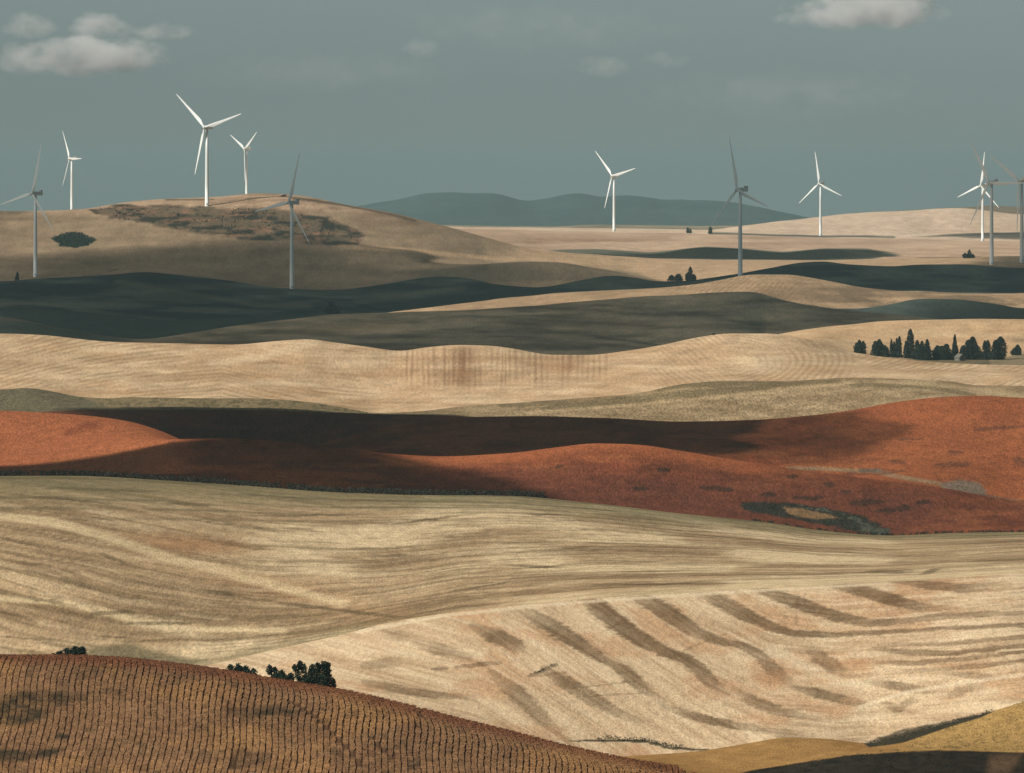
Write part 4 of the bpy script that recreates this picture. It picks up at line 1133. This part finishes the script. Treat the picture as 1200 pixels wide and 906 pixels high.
tree("broadleaf_tree", "small narrow dark tree between the two broad right-hand trees", "tree", DT + 8, [(1154, 399.5, 5, 424), (1157.5, 399, 7, 424), (1157, 412, 14, 425)], 423, G)
tree("broadleaf_tree", "tall egg-shaped dark tree near the right end of the farm row", "tree", DT + 4, [(1172.5, 395, 12, 422), (1166.5, 399, 8, 423)], 421, G)
tree("broadleaf_tree", "lone small dark tree at the right end, apart from the farm row", "tree", DT + 60, [(1192.5, 404.5, 8, 416), (1190, 408, 9, 416)], 415, G, shape='dome')

G2 = "single far trees"
tree("conifer_tree", "dark tapering tree on the ridge left of the centre-right turbine", "tree", 6740, [(809, 313, 6, 329), (806, 320, 7, 329), (813, 322, 6, 329)], 328, G2, leafsize=.8)
tree("shrub", "low dark bush beside the tapering ridge tree", "shrub", 6745, [(787, 323, 9, 329), (795, 321.5, 10, 329)], 328, G2, leafsize=.8, shape='dome')
tree("broadleaf_tree", "dark round tree in the shaded green hollow", "tree", pix2d(389, 366), [(388, 354, 12, 367), (394, 359, 9, 367), (383, 359, 7, 367)], 366, G2, leafsize=.7, shape='dome')
tree("conifer_tree", "tiny dark tree on the plain near the right edge", "tree", pix2d(1135, 303), [(1136, 293, 5, 303), (1131, 297, 7, 303), (1140, 298, 5, 303)], 302, G2, leafsize=.9)
tree("broadleaf_tree", "tiny thin tree at the foot of the left edge turbine", "tree", 6830, [(20.5, 319, 4, 331), (19, 323, 3, 331)], 330, G2, leafsize=.6)
tree("broadleaf_tree", "tiny tree on the far plain below the mountains' right end", "tree", 10500, [(832.5, 266, 5, 275)], 274, G2, leafsize=1.2, shape='dome')
tree("broadleaf_tree", "smallest far tree left of the mountain-foot tree", "tree", 10520, [(806, 267, 3.5, 274), (809, 268.5, 3, 274)], 273, G2, leafsize=1.2, shape='dome')
tree("shrub", "tiny dark bush on the crest of the bright wheat ridge", "shrub", 4585, [(837, 391, 6, 396)], 395, G2, leafsize=.4, shape='dome')

G3 = "shrubs along the crest of the row crop"
kw = dict(leafsize=.19, mat=M_LEAF_S, shape='ball', dens=.6)
tree("shrub", "low long dark shrub at the left above the row crop", "shrub", 1352, [(78, 760.5, 15, 771), (88, 758, 15, 771), (96, 758.5, 11, 770), (70, 764, 12, 771), (90, 762, 22, 773), (62, 767, 9, 771)], 770, G3, **kw)
tree("shrub", "flat dark shrub left of the biggest shrub on the crest", "shrub", 1349, [(270, 779.5, 10, 789), (279, 779, 12, 790), (288, 781, 12, 792), (297, 784, 9, 793), (282, 783, 24, 795)], 792, G3, **kw)
tree("shrub", "small rounded shrub beside the biggest shrub on the crest", "shrub", 1350, [(316, 780, 9, 790), (322, 783, 11, 796), (330, 786, 12, 799), (341, 789, 11, 800), (328, 789, 28, 803)], 796, G3, **kw)
tree("shrub", "biggest bushy dark shrub on the row crop's crest", "shrub", 1347, [(352, 775.5, 9, 784), (346, 779, 7, 786), (356, 779, 9, 790), (350, 785, 9, 798), (366, 779, 9, 790), (372, 777, 9, 788), (380, 774.5, 11, 784),
      (384, 777, 9, 790), (377, 780, 13, 796), (366, 786, 18, 804), (384, 789, 14, 806), (391, 797, 7, 807), (358, 791, 20, 805), (376, 790, 22, 808)], 804, G3, **kw)

# ------------------------------------------------------------------ farm barn among the trees
M_ROOF = plain_mat("barn_roof", (.15, .14, .12), .6, .3, .15, .8)
M_WALL = plain_mat("barn_wall", (.16, .15, .13), .8, .2, .15, .8)
M_DARK = plain_mat("barn_door", (.06, .06, .06), .7, .2, .1, .8)
def boxm(x0, x1, y0, y1, z0, z1):
    V = [(x, y, z) for z in (z0, z1) for y in (y0, y1) for x in (x0, x1)]
    return np.array(V), np.array([(0, 2, 3, 1), (4, 5, 7, 6), (0, 1, 5, 4), (2, 6, 7, 3), (0, 4, 6, 2), (1, 3, 7, 5)])
bd = 4700.0
bx_ = bd * (1125 - 600) / F
BS = .75
barn = empty("barn", (bx_, bd, float(gz(np.array(bx_), np.array(bd)))), math.radians(28))
barn.scale = (BS, BS, BS)
tag(barn, "small pale gabled barn half hidden among the dark farm trees", "barn")
wv = np.array([(-3, -4, -1), (3, -4, -1), (3, 4, -1), (-3, 4, -1), (-3, -4, 3), (3, -4, 3), (3, 4, 3), (-3, 4, 3), (0, -4, 5.6), (0, 4, 5.6)], float)
mesh_obj("wall", wv, [np.array([(0, 1, 5, 4), (1, 2, 6, 5), (2, 3, 7, 6), (3, 0, 4, 7)]), np.array([(4, 5, 8), (6, 7, 9)])], M_WALL, barn)
for s in (-1, 1):
    rv = np.array([(s * 3.5, -4.4, 2.62), (s * 3.5, 4.4, 2.62), (0.03 * s, 4.4, 5.72), (.03 * s, -4.4, 5.72), (s * 3.5, -4.4, 2.82), (s * 3.5, 4.4, 2.82), (.03 * s, 4.4, 5.92), (.03 * s, -4.4, 5.92)])
    mesh_obj("roof", rv, np.array([(0, 3, 2, 1), (4, 5, 6, 7), (0, 1, 5, 4), (1, 2, 6, 5), (2, 3, 7, 6), (3, 0, 4, 7)]), M_ROOF, barn)
mesh_obj("door", *boxm(-1.3, 1.3, -4.12, -4.01, -.6, 2.3), M_DARK, barn)
mesh_obj("window", *boxm(-.45, .45, -4.1, -4.01, 3.3, 4.2), M_DARK, barn)

# ------------------------------------------------------------------ crop rows on the near hillside
def row_mat():
    m, n, l, out = new_mat("row_crop")
    at = n.new("ShaderNodeAttribute"); at.attribute_name = "col"
    tc = n.new("ShaderNodeTexCoord")
    nz = n.new("ShaderNodeTexNoise"); nz.inputs['Scale'].default_value = 3.2; nz.inputs['Detail'].default_value = 3
    l.new(tc.outputs['Object'], nz.inputs['Vector'])
    r = n.new("ShaderNodeMapRange"); r.inputs['From Min'].default_value = .3; r.inputs['From Max'].default_value = .7
    r.inputs['To Min'].default_value = .45; r.inputs['To Max'].default_value = 1.35
    l.new(nz.outputs['Fac'], r.inputs['Value'])
    vm = n.new("ShaderNodeVectorMath"); vm.operation = 'SCALE'
    l.new(at.outputs['Color'], vm.inputs[0]); l.new(r.outputs[0], vm.inputs['Scale'])
    p = principled(n); l.new(vm.outputs[0], p.inputs['Base Color'])
    l.new(p.outputs[0], out.inputs['Surface'])
    return m
M_ROW = row_mat()
SP = 1.13
ROWPTS, ROWCOL = [], []
dd = np.arange(1182.0, 1352.0, 0.75)
rr = np.random.default_rng(5)
for k in range(128):
    xr = -108.0 + SP * k
    cx = -37.9 + (xr + 37.9) * (dd / 1320.0) ** .62 + (350 - 600) / F * (dd - 1300.0)
    cx = cx + 0.9 * np.sin((dd - 1200) / 34.0 + xr / 60) + .35 * np.sin((dd - 1180) / 13.0 + xr / 25.0)
    u = 600 + cx * F / dd
    if u.min() > 815: break
    zg = gz(cx, dd)
    y = YH + (HC - zg) * F / dd
    end = 772 + (y - 890) * 2.4 + 6 * math.sin(k * 1.7)
    keep = u < end
    tm = track_mask(u, y); wd = weed_mask(u, y)
    h = (.07 + .07 * vnoise(dd / 2.2, np.full(dd.shape, k * 3.3), 7) + rr.uniform(0, .05)) * (1 - .7 * tm) * keep
    h = h * (0.5 + .5 * sstep(.10, .3, vnoise(dd / 4.1, np.full(dd.shape, k * 5.1), 8)))
    wid = (.39 + .14 * vnoise(dd / 3.4, np.full(dd.shape, k * 2.2), 9)) * keep * (1 - .5 * tm)
    sec = [(-1.0, -.05), (-.95, .92), (.0, 1.0), (.95, .92), (1.0, -.05)]
    jit = .20 * (vnoise(dd / 3.3, np.full(dd.shape, k * 9.2), 10) - .5)
    V = np.stack([np.stack([cx + jit + a * wid, dd, zg + b * h - (.06 if b < 0 else 0)], -1) for a, b in sec], 1)
    n = len(dd)
    keepf = keep[:-1] & keep[1:]
    i0 = np.arange(n - 1)[keepf]
    if len(i0) < 4: continue
    Fq = np.concatenate([np.stack([i0 * 5 + j, i0 * 5 + j + 1, (i0 + 1) * 5 + j + 1, (i0 + 1) * 5 + j], -1) for j in range(4)])
    base = mixc(np.broadcast_to(A(158, 121, 88), u.shape + (3,)).copy(), A(128, 96, 70), fbm(u / 40, y / 18, 23, 3))
    base = mixc(base, A(172, 130, 86), .6 * sstep(.5, .7, fbm(u / 70, y / 30, 25, 3)))
    base = mixc(base, A(120, 72, 52), .7 * (1 - sstep(3, 16, y - np.interp(u, [0, 60, 200, 400, 600, 800], [768, 768, 777, 808, 857, 902]))))
    base = mixc(base, A(54, 52, 42), .85 * wd); base = mixc(base, A(62, 50, 39), .6 * tm)
    base = base * (0.78 + .44 * vnoise(dd / 1.2, np.full(dd.shape, k * 1.9), 12))[:, None]
    C = np.repeat(base[:, None, :], 5, 1)
    o = mesh_obj("crop_row", V.reshape(-1, 3), Fq, M_ROW, CROP, False, C.reshape(-1, 3))
    ROWPTS.append(np.stack([cx, dd, zg + h, keep * (1 - tm) * (1 - .3 * wd)], -1)); ROWCOL.append(base)

RP = np.concatenate(ROWPTS); RC = np.concatenate(ROWCOL)
r = np.random.default_rng(15)
k = r.integers(0, len(RP), 130000)
k = k[RP[k, 3] > r.uniform(0, 1, len(k))]
P = RP[k, :3] + np.stack([r.normal(0, .30, len(k)), r.uniform(-.5, .5, len(k)), r.uniform(-.03, .14, len(k))], -1)
V, Fq = leaf_faces(P, .12, r)
cl = np.repeat(RC[k] * r.uniform(.3, 1.55, len(k))[:, None], 4, 0)
o = mesh_obj("crop_leaves", V, Fq, M_ROW, CROP, False, np.clip(cl, .004, .9))
o["kind"] = "stuff"

# ------------------------------------------------------------------ brush: hedge line, gullies, scrub on the hilltop
def brush(name, label, pts_ud, size, mat, zs=0.4, seed=1):
    r = np.random.default_rng(seed)
    u, d = pts_ud[:, 0], pts_ud[:, 1]
    x = d * (u - 600) / F
    z = gz(x, d)
    P = np.stack([x, d, z + r.uniform(0, 1, len(x)) ** 1.5 * zs], -1)
    V, Fq = leaf_faces(P, size, r)
    o = mesh_obj(name, V, Fq, mat)
    tag(o, label, "brush", kind="stuff")
    return o

r = np.random.default_rng(44)
n = 9000
u = r.uniform(-40, 640, n)
dl = np.interp(u, UC, CD[LIDX[7]])
w = np.interp(u, [-40, 60, 120, 300, 560, 640], [1, 3, 6, 8, 5, 1])
d = dl + 2 + r.normal(0, 1, n) * w * (.6 + fbm(u / 14, u * 0, 3, 3))
brush("hedge_brush", "dark brushy line between the straw field and the red field", np.stack([u, d], -1)[fbm(u / 9, d / 9, 4, 3) > .36], .5, M_BRUSH, 2.0, 45)
n = 2500
u = r.uniform(880, 1240, n); dl = np.interp(u, UC, CD[LIDX[7]])
d = dl + 1 + r.normal(0, 1.5, n)
brush("hedge_brush", "thin dark weedy edge below the red field at the right", np.stack([u, d], -1)[fbm(u / 7, d / 9, 4, 3) > .45], .32, M_BRUSH, .8, 46)
n = 1500
u = r.uniform(1018, 1165, n); dl = np.interp(u, UC, CD[LIDX[3]])
w = np.interp(u, [1018, 1050, 1100, 1165], [1, 4, 3, .6])
d = dl + 2 + r.normal(0, 1, n) * w
u, d = u[::3], d[::3]
brush("gully_brush", "dark brush in the gully beside the golden grass", np.stack([u, d], -1), .16, M_BRUSH, .5, 47)
u = np.linspace(700, 800, 700) + r.normal(0, 1, 700)
d = np.array([pix2d(q, np.interp(q, [668, 720, 760, 785, 830], [869, 869, 871, 877, 879])) for q in np.linspace(700, 800, 60)])
d = np.interp(u, np.linspace(700, 800, 60), d) + r.normal(0, 1.5, 700)
brush("gully_brush", "dark brush along the ditch at the foot of the pale wheat slope", np.stack([u, d], -1), .16, M_BRUSH, .6, 48)
P = np.stack([r.uniform(870, 1240, 5000), r.uniform(1250, 1338, 5000)], -1)
yy = eval_y(P[:, 0], P[:, 1]); edge = np.interp(P[:, 0], [840, 880, 925, 990, 1050, 1100, 1200], [912, 902, 895, 885, 881, 879, 882])
P = P[(yy > edge + .5) & (yy < 915) & (fbm(P[:, 0] / 10, yy / 4, 6, 3) > .48)]
brush("weeds", "dark weedy growth on the black soil strip at the bottom right", P, .13, M_BRUSH, .35, 52)
P = np.stack([r.uniform(1030, 1240, 6000), r.uniform(1345, 1418, 6000)], -1)
yy = eval_y(P[:, 0], P[:, 1])
P = P[fbm(P[:, 0] / 9, yy / 2.5, 33, 3) > .56]
brush("weeds", "olive tufts dotted over the golden grass at the bottom right", P, .12, M_WEED, .3, 53)
t = r.uniform(0, 1, 260)
u = np.interp(t, [0, .4, 1], [623, 634, 651]) + r.normal(0, 2.0, 260); yv = np.interp(t, [0, .4, 1], [793, 788, 780.5])
dv = (r.normal(0, 2.5, 260) * (t - .2)) + np.interp(u, np.linspace(618, 656, 12), [pix2d(q, np.interp(q, [623, 634, 651], [793, 788, 780.5])) for q in np.linspace(618, 656, 12)]) + r.normal(0, 1.6, 260)
brush("gully_brush", "small dark brushy rut in the middle of the pale wheat slope", np.stack([u, dv], -1)[fbm(u / 5, dv / 3, 6, 2) > .42], .15, M_BRUSH, .4, 54)
# scrub on the hilltop and the dark grove below it
P = []
for _ in range(4200):
    q = (r.uniform(105, 425), r.uniform(7330, 7590)); P.append(q)
P = np.array(P)
yy = eval_y(P[:, 0], P[:, 1])
ms = patch(P[:, 0], yy, [(104, 247), (150, 241), (200, 241), (260, 243), (330, 246), (385, 256), (425, 274), (424, 285), (370, 286), (300, 281), (240, 275), (180, 265), (130, 256)], 2, 2)
P = P[(ms > .5) & (fbm(P[:, 0] / 16, yy / 5, 162, 4) > .5)]
brush("scrub", "dark low scrub scattered over the brown hilltop patch", P, 1.1, M_BRUSH, 1.6, 49)
P = np.stack([r.uniform(58, 116, 9000), r.uniform(7180, 7500, 9000)], -1)
yy = eval_y(P[:, 0], P[:, 1])
ms = patch(P[:, 0] + 5 * (fbm(P[:, 0] / 6, yy / 3, 169, 2) - .5), yy + 2.4 * (fbm(P[:, 0] / 8, yy / 3, 170, 2) - .5), [(60, 279), (72, 274.5), (86, 272.5), (100, 275), (114, 282), (102, 288), (86, 290.5), (70, 288)], 1.0, 1.4)
P = P[ms > .5]
brush("thicket", "dark eye-shaped thicket on the tan hill near the left edge", P, .9, M_LEAF_D, 1.1, 50)
P = np.stack([r.uniform(866, 1044, 9000), r.uniform(2660, 2900, 9000)], -1)
yy = eval_y(P[:, 0], P[:, 1])
ms = patch(P[:, 0], yy, [(868, 590), (885, 588), (930, 590), (980, 597), (1010, 604), (1030, 614), (1042, 622), (1038, 630), (1000, 622), (950, 612), (900, 604), (872, 600)], 2, 1.5)
isl = patch(P[:, 0], yy, [(919, 594), (940, 596), (965, 602), (985, 607), (960, 609), (935, 606), (922, 601)], 1, 1.5)
P = P[(ms > .5) & (isl < .5) & (fbm(P[:, 0] / 8, yy / 3, 5, 3) > .54)]
brush("gully_brush", "dark green brush in the hollow at the foot of the red field", P, .35, M_LEAF_S, .7, 51)

# ------------------------------------------------------------------ clouds in the sky ahead
def puff_mesh():
    V, Fq = [], []
    seg, ring = 32, 16
    for i in range(ring + 1):
        a = math.pi * i / ring
        for k in range(seg):
            b = 2 * math.pi * k / seg
            V.append((math.sin(a) * math.cos(b), math.sin(a) * math.sin(b), math.cos(a)))
    for i in range(ring):
        for k in range(seg):
            Fq.append((i * seg + k, (i + 1) * seg + k, (i + 1) * seg + (k + 1) % seg, i * seg + (k + 1) % seg))
    return np.array(V), np.array(Fq)

def puff_mat(R, Hh, dens, seed, thr, scale):
    m, n, l, out = new_mat("cloud_air")
    tc = n.new("ShaderNodeTexCoord")
    ln = n.new("ShaderNodeVectorMath"); ln.operation = 'LENGTH'; l.new(tc.outputs['Object'], ln.inputs[0])
    mp = n.new("ShaderNodeMapping"); mp.inputs['Scale'].default_value = (R / 900.0, R * .6 / 900.0, Hh / 620.0)
    mp.inputs['Location'].default_value = (seed * 3.7, seed * 1.3, seed)
    l.new(tc.outputs['Object'], mp.inputs['Vector'])
    nz = n.new("ShaderNodeTexNoise"); nz.inputs['Scale'].default_value = scale; nz.inputs['Detail'].default_value = 6; nz.inputs['Roughness'].default_value = .6
    l.new(mp.outputs[0], nz.inputs['Vector'])
    def mt(op, a, b):
        q = n.new("ShaderNodeMath"); q.operation = op
        for i, v in enumerate((a, b)):
            if isinstance(v, (int, float)): q.inputs[i].default_value = v
            else: l.new(v, q.inputs[i])
        return q.outputs[0]
    fall = mt('SUBTRACT', 1.0, mt('POWER', ln.outputs['Value'], 2.0))
    v = mt('ADD', mt('MULTIPLY', nz.outputs['Fac'], 3.0), mt('MULTIPLY', fall, .7))
    v = mt('MAXIMUM', mt('MULTIPLY', mt('SUBTRACT', v, thr + .60), dens), 0.0)
    v = mt('MULTIPLY', v, mt('MINIMUM', mt('MULTIPLY', mt('MAXIMUM', fall, 0.0), 3.0), 1.0))
    vol = n.new("ShaderNodeVolumePrincipled")
    vol.inputs['Color'].default_value = (.97, .97, .97, 1)
    l.new(v, vol.inputs['Density'])
    l.new(vol.outputs[0], out.inputs['Volume'])
    return m

PV, PF = puff_mesh()
def sky_cloud(label, puffs, seed, dist=60000.0):
    u0 = float(np.mean([p[0] for p in puffs])); y0 = float(np.mean([p[1] for p in puffs]))
    root = empty("cloud", (dist * (u0 - 600) / F, dist, HC - dist * (y0 - YH) / F))
    tag(root, label, "cloud", "pale clouds in the sky")
    for q, (u, y, w, h, dens, thr) in enumerate(puffs):
        R = w * dist / F / 2; Hh = h * dist / F / 2
        o = mesh_obj("puff", PV, PF, puff_mat(R, Hh, dens, seed + 1.7 * q, thr, 3.2), root)
        o.location = (dist * (u - u0) / F, 300.0 * q, -dist * (y - y0) / F)
        o.scale = (R, R * .6, Hh)

sky_cloud("pale puffy cloud at the upper left", [(108, 66, 210, 54, 0.0086, 1.10), (112, 35, 84, 56, 0.0097, 1.14), (175, 34, 130, 30, 0.0043, 1.2), (20, 66, 90, 46, 0.0050, 1.2)], 3)
sky_cloud("small faint cloud in the top left corner", [(33, 30, 80, 38, 0.0059, 1.1)], 8)
sky_cloud("flat pale cloud cut by the top edge at the right", [(1005, 16, 230, 46, 0.0086, 1.10), (1030, -6, 190, 56, 0.0086, 1.08)], 12)
sky_cloud("small thin wisp of cloud left of the top centre", [(492, 58, 56, 36, 0.0054, 1.12)], 17)
sky_cloud("barely visible wisp of cloud right of the top centre", [(702, 78, 80, 30, 0.0032, 1.12), (782, 70, 70, 24, 0.0027, 1.14)], 23)
sky_cloud("very faint veil of cloud across the top centre", [(380, 84, 420, 60, 0.0003, 1.22), (640, 30, 420, 70, 0.0003, 1.22)], 31)
sky_cloud("very faint veil of cloud above the right-hand turbines", [(930, 110, 460, 80, 0.0003, 1.22)], 41)
